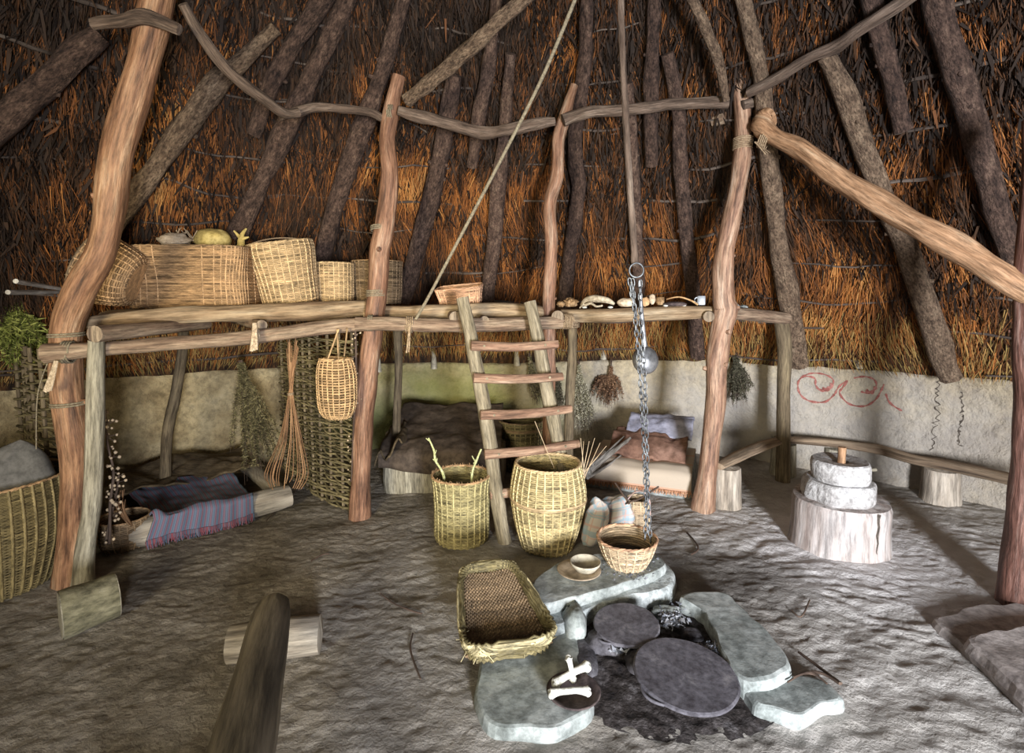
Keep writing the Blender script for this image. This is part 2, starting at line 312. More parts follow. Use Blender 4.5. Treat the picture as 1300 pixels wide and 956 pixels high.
def stripes(name, base, lines, axis, freq, freq2=None, lines2=None, rough=.9):
    m = bpy.data.materials.new(name); m.use_nodes = True; N = m.node_tree.nodes; L = m.node_tree.links; b = N['Principled BSDF']; b.inputs['Roughness'].default_value = rough
    c = N.new('ShaderNodeAttribute'); c.attribute_name = 'bc'; sp = N.new('ShaderNodeSeparateXYZ'); L.new(c.outputs['Vector'], sp.inputs[0])
    def band(out, ax, fr, col, w_):
        a = N.new('ShaderNodeMath'); a.operation = 'MULTIPLY'; L.new(sp.outputs[ax], a.inputs[0]); a.inputs[1].default_value = fr
        f = N.new('ShaderNodeMath'); f.operation = 'FRACT'; L.new(a.outputs[0], f.inputs[0])
        g = N.new('ShaderNodeMath'); g.operation = 'LESS_THAN'; L.new(f.outputs[0], g.inputs[0]); g.inputs[1].default_value = w_
        k = N.new('ShaderNodeMath'); k.operation = 'MULTIPLY'; L.new(g.outputs[0], k.inputs[0]); k.inputs[1].default_value = .75
        mx = N.new('ShaderNodeMix'); mx.data_type = 'RGBA'; L.new(k.outputs[0], mx.inputs[0]); L.new(out, mx.inputs[6]); mx.inputs[7].default_value = (*col, 1); return mx.outputs[2]
    rgb = N.new('ShaderNodeRGB'); rgb.outputs[0].default_value = (*base, 1); out = rgb.outputs[0]
    for col, w_, k in lines: out = band(out, axis, freq * k, col, w_)
    for col, w_, k in (lines2 or []): out = band(out, 1 - axis, (freq2 or freq) * k, col, w_)
    L.new(out, b.inputs['Base Color'])
    n2 = N.new('ShaderNodeTexNoise'); n2.inputs['Scale'].default_value = 90; L.new(c.outputs['Vector'], n2.inputs['Vector'])
    bp = N.new('ShaderNodeBump'); bp.inputs['Strength'].default_value = .3; bp.inputs['Distance'].default_value = .004; L.new(n2.outputs['Fac'], bp.inputs['Height']); L.new(bp.outputs[0], b.inputs['Normal'])
    return m
M['stripe'] = stripes('blue_and_red_striped_wool', (.085, .12, .18), [((.19, .06, .085), .42, 1), ((.14, .19, .26), .2, 2.3)], 0, 22)
M['plaid'] = stripes('blue_and_rose_plaid', (.62, .57, .52), [((.32, .42, .48), .35, 1), ((.60, .36, .30), .12, 1.7)], 0, 5, 5, [((.30, .42, .48), .35, 1), ((.62, .40, .34), .12, 1.6)])
M['beige'] = stripes('beige_blanket_with_rust_lines', (.50, .42, .33), [((.60, .32, .20), .10, 1)], 1, 3)

# ================================================================== SETTING
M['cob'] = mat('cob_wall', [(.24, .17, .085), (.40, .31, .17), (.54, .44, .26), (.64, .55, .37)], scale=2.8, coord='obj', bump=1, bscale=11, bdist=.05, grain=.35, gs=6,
    extra=chain_f(patch((.47, .45, .43), (3.0, 5.2, .30), (3.0, 3.0, .70), 3.5, .6, .75),
                  patch((.27, .28, .08), (-.60, 5.7, .48), (.95, .9, .40), 4.5, .7, .8),  # algae green mixed with painted yellow-green light
                  patch((.20, .15, .09), (.15, 5.7, .60), (.16, .5, .5), 5, .5, .6), patch((.22, .17, .12), (4.3, 3.2, .35), (.9, 1.2, .5), 4, .7, .5),
                  patch((.13, .15, .06), (-1.3, 5.5, .12), (.9, 1, .3), 3.5, .4, .8)))
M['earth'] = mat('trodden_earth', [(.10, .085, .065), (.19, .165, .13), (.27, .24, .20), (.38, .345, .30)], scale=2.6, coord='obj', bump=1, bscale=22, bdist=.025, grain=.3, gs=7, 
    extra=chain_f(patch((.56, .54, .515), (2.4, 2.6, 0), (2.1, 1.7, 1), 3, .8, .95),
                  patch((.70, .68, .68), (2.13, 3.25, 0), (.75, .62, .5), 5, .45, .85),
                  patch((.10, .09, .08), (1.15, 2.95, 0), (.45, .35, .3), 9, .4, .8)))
def floorz(x, y):
    wq = mnoise.noise(Vector((x * 1.5, y * 1.5, 7))) * 1.2; kx = .55 + .45 * min(1, max(0, (x + .6) / 1.8))
    d = mnoise.noise(Vector((x * 2.2 + 3, y * 4.5, 0))) * .012 + kx * (mnoise.noise(Vector((x * 6.5 + y * 1.5 + wq, y * 14 - x * 3 + wq * 3, 4))) * .010 - abs(mnoise.noise(Vector((x * 10 - y * 2, y * 21 + x * 2 + wq * 3, 9)))) * .013)
    d += mnoise.noise(Vector((x * 30, y * 38, 2))) * .0035 + mnoise.noise(Vector((x * 15, y * 24, 12))) * .005
    return min(0.0, d - .004)
m = MB(); xs = np.r_[np.arange(-4.9, -3.2, .06), np.arange(-3.2, 3.6, .018), np.arange(3.6, 5, .06)]; ys = np.r_[np.arange(-.3, 1.5, .06), np.arange(1.5, 4.8, .016), np.arange(4.8, 6, .06)]
V = np.array([[x, y, floorz(x, y)] for y in ys for x in xs]); nx, ny = len(xs), len(ys)
i = np.arange(ny - 1)[:, None]; j = np.arange(nx - 1)[None, :]
m.add(V, np.stack([i * nx + j, i * nx + j + 1, (i + 1) * nx + j + 1, (i + 1) * nx + j], -1).reshape(-1, 4))
m.add([(-5, -3.4, -.015), (5, -3.4, -.015), (5, -.3, -.015), (-5, -.3, -.015)], [[0, 1, 2, 3]])
struct('floor', m, M['earth'])

A0, A1 = math.radians(-38), math.radians(218)
tops = [(cyl(*q)) for q in [(5, 485), (150, 476), (350, 468), (550, 461), (650, 463), (760, 458), (900, 455), (1010, 460), (1100, 467), (1200, 474), (1290, 478)]]
ta = np.array([math.atan2(p[1] - CY, p[0] - CX) for p in tops])[::-1]; tz = np.array([p[2] for p in tops])[::-1]
def walltop(a): return float(np.interp(a, ta, tz)) + .012 * mnoise.noise(Vector((a * 14, 0, 0))) + .008 * mnoise.noise(Vector((a * 50, 3, 0)))
def wallp(a, h, off=0.0):
    n_ = .035 * mnoise.noise(Vector((a * 4.2, h * 2.5, 1))) + .022 * mnoise.noise(Vector((a * 13, h * 8, 5))) + .013 * mnoise.noise(Vector((a * 34, h * 22, 2)))
    r = RW - .0 + n_ - off + (.05 * max(0, .25 - h) * -1.5)
    return np.array([CX + r * math.cos(a), CY + r * math.sin(a), h])
m = MB(); na = 900; rows = []
angs = np.linspace(A0, A1, na)
for k in range(44):
    f = k / 43; rows.append([wallp(a, -.03 + (walltop(a) + .03) * f - (0), 0) + (np.array([math.cos(a), math.sin(a), 0]) * .02 if k == 43 else 0) for a in angs])
rows.append([wallp(a, walltop(a) + .012, -.12) for a in angs]); rows.append([wallp(a, walltop(a) - .02, -.28) for a in angs]); rows.append([wallp(a, -.03, -.28) for a in angs])
m.loft(rows, cap0=False, cap1=False, smooth=True, closed=False)
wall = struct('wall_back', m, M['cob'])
def ang(px, py): p = cyl(px, py); return math.atan2(p[1] - CY, p[0] - CX), p[2]
def wallpx(px, py, off=.01): a, h = ang(px, py); return wallp(a, h, off)
# red painted scrolls on the wall
def paintstroke(pts, wid):
    m = MB(); P = smooth([(x, y) for x, y in pts], 6); rows = []
    for k, (x, y) in enumerate(P):
        t = P[min(k + 1, len(P) - 1)] - P[max(k - 1, 0)]; t = t / (np.linalg.norm(t) + 1e-9); nrm = np.array([-t[1], t[0]])
        ww = wid * (.75 + .3 * math.sin(k * 1.3)) * (.5 if k in (0, len(P) - 1) else 1)
        rows.append([wallpx(*(np.array([x, y]) + nrm * ww * e), off=.006) for e in (-1, -.33, .33, 1)])
    m.loft(rows, cap0=False, cap1=False, closed=False, smooth=True); return m
for pts, wd in [([(1056, 486), (1052, 495), (1042, 496), (1036, 489), (1034, 480), (1020, 478), (1013, 487), (1016, 500), (1028, 509), (1048, 510), (1060, 500)], 1.5),
                ([(1040, 494), (1050, 496), (1057, 490), (1057, 481), (1045, 475), (1030, 474), (1018, 478)], 1.2),
                ([(1060, 500), (1066, 490), (1076, 484), (1070, 492), (1066, 500), (1078, 513), (1096, 516), (1110, 509), (1118, 497), (1122, 488)], 1.5),
                ([(1093, 497), (1103, 499), (1112, 492), (1110, 482), (1098, 478), (1084, 480)], 1.4),
                ([(1099, 496), (1107, 498), (1112, 491)], 2.8), ([(1044, 494), (1052, 493), (1057, 487)], 2.8),
                ([(1124, 500), (1130, 512), (1145, 522)], 1.6)]:
    o = paintstroke(pts, wd).build('painted_scroll', M['paint']); o.parent = wall
# cracks in the clay
for x0, y0, x1, y1, am in [(1195, 476, 1184, 572, 5), (1222, 498, 1219, 566, 3)]:
    P = [(x0 + (x1 - x0) * t + random.uniform(-am, am), y0 + (y1 - y0) * t) for t in np.linspace(0, 1, 34)]
    mm = MB(); R_ = []
    for k, (x, y) in enumerate(P):
        ww = .3 + (2.4 if k % 3 == 0 else .5) * random.random(); R_.append([wallpx(x - ww, y, .004), wallpx(x, y + random.uniform(-1, 1), .005), wallpx(x + ww, y, .004)])
    mm.loft(R_, cap0=False, cap1=False, closed=False); o = mm.build('wall_crack', M['crack']); o.parent = wall

# thatched roof -----------------------------------------------------
def thatch_extra(m, N, L, out, co, n): return out
M['thatch'] = mat('old_thatch', [(.012, .008, .006), (.04, .022, .013), (.10, .05, .022), (.22, .11, .04)], scale=40, stretch=(1, .12, 1), bump=1.0, bdist=.03)
m = MB(); rs = []
def roofp(a, r, off=0.0):
    z = ROOF0 + (RW - r) * SL
    q = off * NRM
    return np.array([CX + (r - q * SL) * math.cos(a), CY + (r - q * SL) * math.sin(a), z - q])
rads = np.linspace(4.85, .35, 60); angs2 = np.linspace(A0, A1, 300); bcs = []
for r in rads:
    rs.append([roofp(a, r, .05 * mnoise.noise(Vector((a * 9, r * 5, 0))) + .02 * mnoise.noise(Vector((a * 40, r * 8, 0))) - .02) for a in angs2]); bcs.append([(a * 3.5, r * 1.8, 0) for a in angs2])
R_ = np.array(rs); mm_, kk_ = R_.shape[:2]; i = np.arange(mm_ - 1)[:, None]; j = np.arange(kk_ - 1)[None, :]
F = np.stack([i * kk_ + j, i * kk_ + j + 1, (i + 1) * kk_ + j + 1, (i + 1) * kk_ + j], -1).reshape(-1, 4)
m.add(R_, F, np.array(bcs).reshape(-1, 3))
R2 = np.array([[roofp(a, r + .35) for a in angs2] for r in rads]); m.add(R2, F[:, ::-1], np.array(bcs).reshape(-1, 3))
roof = struct('ceiling', m, M['thatch'])

# straw of the thatch: strands
def straw_mat():
    m = bpy.data.materials.new('thatch_straw'); m.use_nodes = True; N = m.node_tree.nodes; L = m.node_tree.links; b = N['Principled BSDF']; b.inputs['Roughness'].default_value = .75
    b.inputs['Specular IOR Level'].default_value = .2
    a = N.new('ShaderNodeAttribute'); a.attribute_name = 'rnd'
    r = N.new('ShaderNodeValToRGB'); E_ = r.color_ramp.elements
    cols = [(0, (.012, .008, .006)), (.22, (.028, .018, .013)), (.42, (.065, .034, .018)), (.58, (.20, .072, .022)), (.74, (.44, .165, .042)), (.86, (.50, .25, .08)), (.97, (.27, .21, .075))]
    while len(E_) < len(cols): E_.new(.5)
    for e, (p, c) in zip(E_, cols): e.position = p; e.color = (*c, 1)
    L.new(a.outputs['Fac'], r.inputs[0]); L.new(r.outputs[0], b.inputs['Base Color']); return m
M['straw'] = straw_mat()
def strandbatch(mb, base, dirs, wid, ln, rnd, side):
    tip = base + dirs * ln[:, None]; mid = base + dirs * ln[:, None] * .5
    V = np.stack([base - side * wid[:, None], base + side * wid[:, None], mid + side * wid[:, None] * .9, mid - side * wid[:, None] * .9, tip + side * wid[:, None] * .3, tip - side * wid[:, None] * .3], 1)
    n = len(base); k = np.arange(n)[:, None] * 6
    F = np.concatenate([k + np.array([[0, 1, 2, 3]]), k + np.array([[3, 2, 4, 5]])], 0)
    mb.add(V.reshape(-1, 3), F, None, np.repeat(rnd, 6), False)
def vnoise(P, s, seed): return np.array([mnoise.noise(Vector((p[0] * s + seed, p[1] * s, p[2] * s))) for p in P])
m = MB(); NS = 105000
a_ = rng.uniform(math.radians(2), math.radians(178), NS)
z_ = ROOF0 + .09 + (rng.random(NS) ** 1.15) * 3.4
r_ = RW - (z_ - ROOF0) / SL
lay = np.abs(((z_ * 2.6 + .4 * np.sin(a_ * 5) + .2 * np.sin(a_ * 23)) % 1.0))
off = rng.uniform(-.005, .045, NS) + .03 * (1 - lay)
q = off * NRM
base = np.stack([CX + (r_ - q * SL) * np.cos(a_), CY + (r_ - q * SL) * np.sin(a_), z_ - q], -1)
down = np.stack([np.cos(a_), np.sin(a_), np.full(NS, -SL)], -1) * NRM
tang = np.stack([-np.sin(a_), np.cos(a_), np.zeros(NS)], -1)
nin = np.stack([-np.cos(a_) * SL, -np.sin(a_) * SL, -np.ones(NS)], -1) * NRM
P3 = np.stack([a_ * 3.6, z_, np.zeros(NS)], -1)
n1 = vnoise(P3, .9, 5); n2 = vnoise(P3, 3.0, 11); n3 = vnoise(P3 * np.array([3, .8, 1]), 5, 21)
swirl = vnoise(P3, 1.6, 31)
d = down + tang * (rng.normal(0, .20, NS) + swirl * .55)[:, None] + nin * rng.uniform(-.03, .16, NS)[:, None]
d /= np.linalg.norm(d, axis=1)[:, None]
side = np.cross(d, nin + tang * rng.normal(0, .5, NS)[:, None]); side /= np.linalg.norm(side, axis=1)[:, None]
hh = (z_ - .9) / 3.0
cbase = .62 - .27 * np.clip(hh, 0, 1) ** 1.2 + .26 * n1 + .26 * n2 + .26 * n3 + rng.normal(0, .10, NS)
aw = np.abs(a_ - math.radians(92)); cbase -= .16 * np.clip(aw - .75, 0, 1)             # darker towards the sides
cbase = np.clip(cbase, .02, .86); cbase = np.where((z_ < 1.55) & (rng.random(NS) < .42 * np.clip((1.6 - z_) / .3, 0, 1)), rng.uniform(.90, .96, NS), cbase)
moss_and_glow = (z_ < 1.07) & (rng.random(NS) < .35); cbase = np.where(moss_and_glow, .97, cbase)
glow_left = (a_ > math.radians(150)) & (z_ > .8) & (z_ < 1.7) & (rng.random(NS) < .30) & (n2 > -.1); cbase = np.where(glow_left, .98, cbase)  # far-left strands recoloured to stand in for green light through the eave
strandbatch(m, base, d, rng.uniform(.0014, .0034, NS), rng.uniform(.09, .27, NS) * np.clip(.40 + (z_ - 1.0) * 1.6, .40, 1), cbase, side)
# dark sooty tufts hanging higher up
NT = 52000
a_ = rng.uniform(math.radians(2), math.radians(178), NT); z_ = 1.5 + rng.random(NT) ** .8 * 3.0
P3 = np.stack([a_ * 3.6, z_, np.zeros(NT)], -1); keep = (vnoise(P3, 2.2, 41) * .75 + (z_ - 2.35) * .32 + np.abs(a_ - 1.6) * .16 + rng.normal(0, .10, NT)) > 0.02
a_, z_ = a_[keep], z_[keep]; n = len(a_); r_ = RW - (z_ - ROOF0) / SL; q = rng.uniform(.02, .085, n) * NRM
base = np.stack([CX + (r_ - q * SL) * np.cos(a_), CY + (r_ - q * SL) * np.sin(a_), z_ - q], -1)
down = np.stack([np.cos(a_), np.sin(a_), np.full(n, -SL)], -1) * NRM; tang = np.stack([-np.sin(a_), np.cos(a_), np.zeros(n)], -1)
d = down * .7 + np.array([0, 0, -.4]) + tang * rng.normal(0, .38, n)[:, None]; d /= np.linalg.norm(d, axis=1)[:, None]
side = np.cross(d, rng.normal(0, 1, (n, 3))); side /= np.linalg.norm(side, axis=1)[:, None]
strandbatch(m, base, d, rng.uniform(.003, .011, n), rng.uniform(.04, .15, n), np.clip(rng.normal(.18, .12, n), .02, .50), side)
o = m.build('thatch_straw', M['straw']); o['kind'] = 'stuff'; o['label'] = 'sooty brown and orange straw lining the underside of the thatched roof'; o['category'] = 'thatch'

# thatch battens, parts of the ceiling
for row, z in enumerate(np.arange(1.06, 4.1, .265)):
    a = math.radians(10 + random.uniform(0, 8))
    while a < math.radians(168):
        a2 = a + random.uniform(.28, .52); mm = MB(); r = RW - (z - ROOF0) / SL; dz = random.uniform(-.03, .03)
        P = [roofp(t, r + .07 * mnoise.noise(Vector((t * 3, z * 5, 0))) + .02 * mnoise.noise(Vector((t * 14, z * 5, 0))) + dz * 2 * (t - a), .045 + .03 * math.sin(t * 17 + z * 3)) for t in np.linspace(a - .05, a2, 15)]
        mm.tube(P, np.linspace(.012, .007, 15) * random.uniform(.6, 1.3), 6, lump=.4); o = mm.build('batten', M['batten']); o.parent = roof
        a = a2 + (random.uniform(0, .25) if random.random() < .45 else 0)

# ================================================================== POSTS, RAFTERS, BEAMS
def pole(pts, sides=14, k=5, lump=.22, flat=1.0):
    """pts: (place, radius) with place a 3-D point"""
    P = smooth([p for p, r in pts], k); R_ = smooth([[r, 0, 0] for p, r in pts], k)[:, 0]
    m = MB(); m.tube(P, R_, sides, lump=lump, flat=flat); return m
def knots(m, P, R_, n, seed):
    rr = random.Random(seed)
    for _ in range(n):
        i = rr.randrange(8, len(P) - 8) if len(P) > 20 else rr.randrange(3, len(P) - 3); a = rr.uniform(0, 6.28); d = np.array([math.cos(a), math.sin(a) , .3 * rr.uniform(-1, 1)])
        m.tube([P[i] + d * R_[i] * .5, P[i] + d * R_[i] * 1.22], [R_[i] * .35, R_[i] * .2], 7)
def pp(spec, Y=None):
    out = []
    for s in spec:
        p = D(s[0], s[1], s[3] if len(s) > 3 else Y); out.append((p, wr(s[2], p)))
    return out
def lashing(m, P, axis, r, n=5, pitch=.012, th=.005, seed=0):
    """turns of cord round a pole at P along axis"""
    ax = np.array(axis, float); ax /= np.linalg.norm(ax); u = np.cross(ax, [0, 0, 1.]) if abs(ax[2]) < .8 else np.cross(ax, [1., 0, 0]); u /= np.linalg.norm(u); v = np.cross(ax, u)
    t = np.linspace(0, n * 2 * math.pi, n * 14)
    pts = np.array(P) + ax * ((t / (2 * math.pi) - n / 2) * pitch)[:, None] + (r + th * .5) * (np.cos(t)[:, None] * u + np.sin(t)[:, None] * v)
    T = np.gradient(pts, axis=0); m.tube(pts, th, 5, ref=ax)

def post(spec, mt, label, Y=None, nk=5, seed=1, cat='post', name='roof_post', base0=True):
    pts = pp(spec, Y)
    if base0: pts[-1][0][2] = -.03
    P = smooth([p for p, r in pts], 5); R_ = smooth([[r, 0, 0] for p, r in pts], 5)[:, 0]
    m = MB(); m.tube(P, R_, 18, lump=.20); knots(m, P, R_, nk, seed)
    return solo(name, m, mt, label, cat, base=(pts[-1][0][0], pts[-1][0][1], 0))
post([(208, -40, 19, 2.75), (200, 5, 19, 2.75), (186, 62, 18, 2.76), (162, 150, 18, 2.78), (148, 200, 18, 2.78), (138, 275, 17, 2.8), (125, 325, 17, 2.8), (100, 372, 18, 2.8), (84, 425, 17, 2.8), (86, 500, 18, 2.82), (96, 570, 18, 2.83), (97, 640, 18, 2.84), (90, 738, 20, 2.86)], M['post_warm'], 'thick reddish crooked post at far left, its top leaning right over the shelf', nk=3, seed=3)
post([(506, 97, 9), (496, 145, 10), (491, 180, 10), (495, 225, 11), (489, 285, 12), (482, 320, 13), (479, 370, 12), (472, 430, 13), (464, 500, 13), (460, 560, 12), (459, 610, 12), (456, 657, 14)], M['post'], 'reddish peeled post standing between the hanging net basket and the back bed', Y=3.75, seed=4)
post([(729, 108, 5), (716, 150, 8), (709, 180, 8), (707, 225, 8), (698, 260, 8), (700, 310, 8), (697, 380, 8), (697, 450, 8), (697, 530, 8), (697, 640, 9)], M['post'], 'slim reddish post directly behind the ladder, rising past the shelf', Y=4.02, seed=5)
post([(935, 94, 8), (942, 140, 10), (943, 185, 10), (938, 230, 11), (926, 290, 11), (919, 330, 12), (919, 380, 13), (921, 395, 14), (914, 430, 13), (909, 470, 13), (908, 520, 12), (901, 580, 11), (893, 646, 15)], M['post_tan'], 'tan peeled post with a swollen knot, its foot beside the bench stump', Y=3.88, nk=6, seed=6)
post([(1322, 150, 17, 2.6), (1312, 300, 16, 2.62), (1306, 400, 15, 2.64), (1307, 500, 16, 2.65), (1306, 600, 18, 2.66), (1300, 690, 21, 2.66), (1294, 765, 24, 2.66)], M['post_dark'], 'thick dark reddish post at the right edge of the photo', nk=3, seed=8)
m = MB()

# the slim upright props
def prop(spec, mt, label, Y=None, name='shelf_prop', sd=10, base0=True, cat='prop'):
    pts = pp(spec, Y)
    if base0: pts[-1][0][2] = -.02
    m = pole(pts, sd, 4, .12); return solo(name, m, mt, label, cat, base=tuple(pts[-1][0]))
prop([(122, 432, 9, 2.76), (121, 500, 10, 2.78), (120, 560, 10, 2.8), (117, 640, 10, 2.81), (108, 700, 11, 2.82), (104, 741, 14, 2.83)], M['greypole'], 'pale grey straight prop right beside the thick left post, above the log block')
prop([(233, 415, 6), (231, 450, 6), (223, 500, 6.5), (212, 555, 6.5), (207, 600, 6.5)], M['darkpole'], 'slim brown prop under the left shelf, standing behind the striped bed', Y=4.05)
prop([(505, 420, 6), (506, 470, 5), (504, 520, 5), (502, 600, 5.5)], M['darkpole'], 'thin dark prop just right of the reddish post, in front of the green stained wall', Y=4.5)
prop([(727, 405, 6), (726, 460, 6), (723, 520, 6), (721, 640, 6)], M['darkpole'], 'thin olive prop right of the ladder, beside the pale flower bunch', Y=4.12)
prop([(991, 402, 9), (996, 440, 9), (995, 500, 8), (994, 602, 9)], M['darkpole'], 'dark straight prop at the right end of the shelf, left of the painted scrolls', Y=4.5)

# rafters on the roof slope
def rafter(spec, label, mt='bark', seed=1, nk=4):
    pts = []
    for x, y, r in spec:
        p = cone(x, y, .12); pts.append((p, wr(r, p)))
    P = smooth([p for p, r in pts], 5); R_ = smooth([[r, 0, 0] for p, r in pts], 5)[:, 0]
    m = MB(); m.tube(P, R_, 12, lump=.34); knots(m, P, R_, nk, seed)
    return solo('rafter', m, M[mt], label, 'rafter', group='rafters under the thatch', base=tuple(P[0]))
rafter([(-30, 195, 16), (20, 140, 16), (60, 105, 15), (95, 70, 15), (128, 44, 12)], 'thick dark rafter end in the top left corner, left of the crooked post')
rafter([(120, 325, 13), (155, 268, 13), (195, 218, 12), (232, 165, 14), (275, 105, 13), (315, 70, 10), (350, 35, 9)], 'thick knobbly rafter rising behind the large hamper towards the upper right', 'bark_pale', 4)
rafter([(322, 170, 10), (345, 110, 11), (375, 50, 11), (415, -10, 12)], 'short upper rafter with a sawn lower end, hanging left of the bent beam joint')
rafter([(300, 300, 12), (330, 235, 11), (358, 175, 13), (385, 120, 12), (410, 65, 11), (440, 0, 10), (460, -50, 10)], 'rafter rising from behind the leaning round basket past the bent beam joint', 'bark', 5)
rafter([(405, 345, 11), (425, 265, 11), (450, 190, 11), (468, 140, 12), (490, 75, 10), (512, 0, 9), (520, -40, 9)], 'rafter rising behind the two small round shelf baskets', 'bark', 6)
rafter([(512, 380, 10), (535, 300, 11), (556, 210, 11), (567, 150, 11), (578, 95, 9)], 'rafter crossing behind the hanging diagonal rope, short and cut at the strut', 'bark', 7)
rafter([(600, 212, 7), (608, 150, 9), (622, 70, 9), (630, 0, 8), (634, -40, 8)], 'upper rafter ending in a rounded tip above the diagonal rope', 'bark', 8)
rafter([(618, 385, 9), (626, 320, 9), (632, 240, 9), (640, 165, 8), (648, 68, 8)], 'straight rafter standing above the small tilted basket, flat cut at its top', 'bark', 9)
rafter([(716, 392, 9), (722, 330, 9), (734, 250, 9), (730, 180, 10), (742, 80, 9), (745, 0, 8), (746, -40, 8)], 'rafter just right of the slim post behind the ladder', 'bark', 10)
rafter([(812, 385, 8), (808, 300, 8), (803, 200, 8), (798, 105, 6)], 'thin rafter hidden behind the hanging hearth pole', 'bark', 11)
rafter([(827, 210, 8), (826, 140, 10), (828, 70, 9), (831, 0, 8), (832, -40, 8)], 'upper rafter with a blunt lower end just right of the hearth pole', 'bark', 12)
rafter([(886, 452, 9), (880, 380, 9), (868, 270, 9), (863, 180, 9), (858, 120, 9), (847, 68, 8)], 'rafter rising from the wall behind the blue mug', 'bark', 13)
rafter([(1014, 462, 12), (1003, 390, 12), (988, 310, 11), (978, 220, 11), (968, 110, 10), (955, 50, 10), (938, -20, 10)], 'bark covered rafter right of the tan post, rising from above the dark prop', 'bark_pale', 14)
rafter([(1205, 478, 14), (1180, 400, 14), (1155, 330, 12), (1118, 240, 12), (1090, 170, 12), (1070, 110, 13), (1048, 70, 11)], 'long bark covered rafter rising from the wall crack to the forked beam', 'bark_pale', 15, 7)
rafter([(1147, 165, 10), (1130, 95, 11), (1112, 30, 11), (1100, -20, 11)], 'short upper rafter with a blunt end between the two long right rafters', 'bark', 16)
rafter([(1300, 360, 15), (1270, 280, 14), (1245, 190, 13), (1222, 110, 14), (1200, 40, 15), (1185, -20, 15)], 'thickest rafter in the upper right corner', 'bark', 17, 6)

# ring beams, braces and struts lashed to the posts
def beam(spec, mt, label, name='roof_beam', cat='beam', lump=.25, sides=12, flat=1.0):
    m = pole(pp(spec), sides, 5, lump, flat); return solo(name, m, mt, label, cat)
beam([(232, 5, 6, 2.75), (255, 45, 7, 2.85), (290, 90, 7, 3.0), (330, 122, 7, 3.15), (360, 143, 6.5, 3.3), (378, 143, 6, 3.38)], M['ringbeam'], 'bent ring beam dropping from the crooked left post towards its joint')
beam([(355, 148, 5, 3.36), (378, 142, 6, 3.42), (400, 136, 6, 3.5), (435, 138, 5.5, 3.6), (468, 142, 5, 3.7), (485, 150, 5, 3.74)], M['ringbeam'], 'thin ring beam running from the bent joint to the second post')
beam([(505, 140, 6, 3.68), (530, 147, 8, 3.72), (570, 157, 7, 3.8), (610, 168, 8, 3.86), (640, 166, 7, 3.88), (672, 159, 8, 3.92), (704, 154, 5, 3.95)], M['ringbeam'], 'wavy ring beam between the second post and the slim middle post')
beam([(715, 153, 8, 3.92), (745, 143, 7, 3.92), (800, 139, 7, 3.9), (860, 132, 7, 3.86), (925, 130, 7, 3.8)], M['ringbeam'], 'ring beam running from the slim middle post to the tan post')
beam([(942, 134, 6, 3.83), (975, 126, 8, 3.86), (1003, 120, 6, 3.9)], M['ringbeam'], 'short pale beam stub poking right from the top of the tan post')
beam([(950, 118, 6, 3.75), (985, 100, 7, 3.6), (1030, 72, 7, 3.4), (1060, 60, 8, 3.3), (1095, 35, 8, 3.15), (1150, 0, 9, 3.0), (1180, -25, 9, 2.95)], M['ringbeam'], 'forked dark beam climbing from the tan post to the top right corner')
beam([(920, 150, 7, 3.98), (905, 155, 6, 4.05)], M['rail'], 'small sawn log end just left of the tan post below the ring beam', name='log_stub')
beam([(975, 150, 14, 3.75), (968, 158, 14, 3.73), (985, 175, 10, 3.65), (1020, 192, 12, 3.5), (1060, 222, 13, 3.35), (1100, 248, 14, 3.2), (1150, 278, 15, 3.03), (1200, 305, 16, 2.88), (1250, 335, 16, 2.75), (1290, 362, 16, 2.66), (1330, 388, 16, 2.58)], M['brace'], 'thick orange peeled diagonal brace from the tan post to the right edge post', name='diagonal_brace', cat='brace', sides=16)
beam([(517, 128, 8, 3.62), (545, 105, 9, 3.5), (575, 80, 9, 3.38), (610, 48, 9, 3.22), (645, 18, 9, 3.1), (690, -25, 9, 2.95)], M['bark_pale'], 'rough diagonal strut climbing right from the second post top', name='roof_strut', cat='strut', lump=.4)
beam([(921, 128, 4, 3.72), (914, 85, 6, 3.62), (900, 45, 7, 3.5), (884, 10, 7, 3.4), (870, -20, 7, 3.3)], M['bark_pale'], 'thin branch dropping to the ring beam end left of the tan post', name='roof_strut', cat='strut')
beam([(118, 31, 7, 2.66), (150, 27, 8, 2.66), (185, 22, 9, 2.66), (228, 38, 7, 2.68)], M['ringbeam'], 'dark log stub crossing the crooked left post near its top', name='cross_log')

# ================================================================== SHELF
def G3(p, h): return np.array([p[0], p[1], h])
SH = 1.45
rail_pts = {}
def flatbeam(P0, P1, wdt, th, mt, name, label, bend=0.0, cat='plank', lump=.18):
    P = np.array([P0 + (P1 - P0) * t + np.array([0, 0, bend * math.sin(t * math.pi)]) for t in np.linspace(0, 1, 14)])
    R_ = np.array([wdt / 2 * (1 + .18 * math.sin(t * 5 + wdt * 40)) for t in np.linspace(0, 1, 14)]); R_[0] *= .8; R_[-1] *= .85
    m = MB(); m.tube(P, R_, 14, flat=th / wdt, lump=lump); return solo(name, m, mt, label, cat, group='boards of the shelf deck')
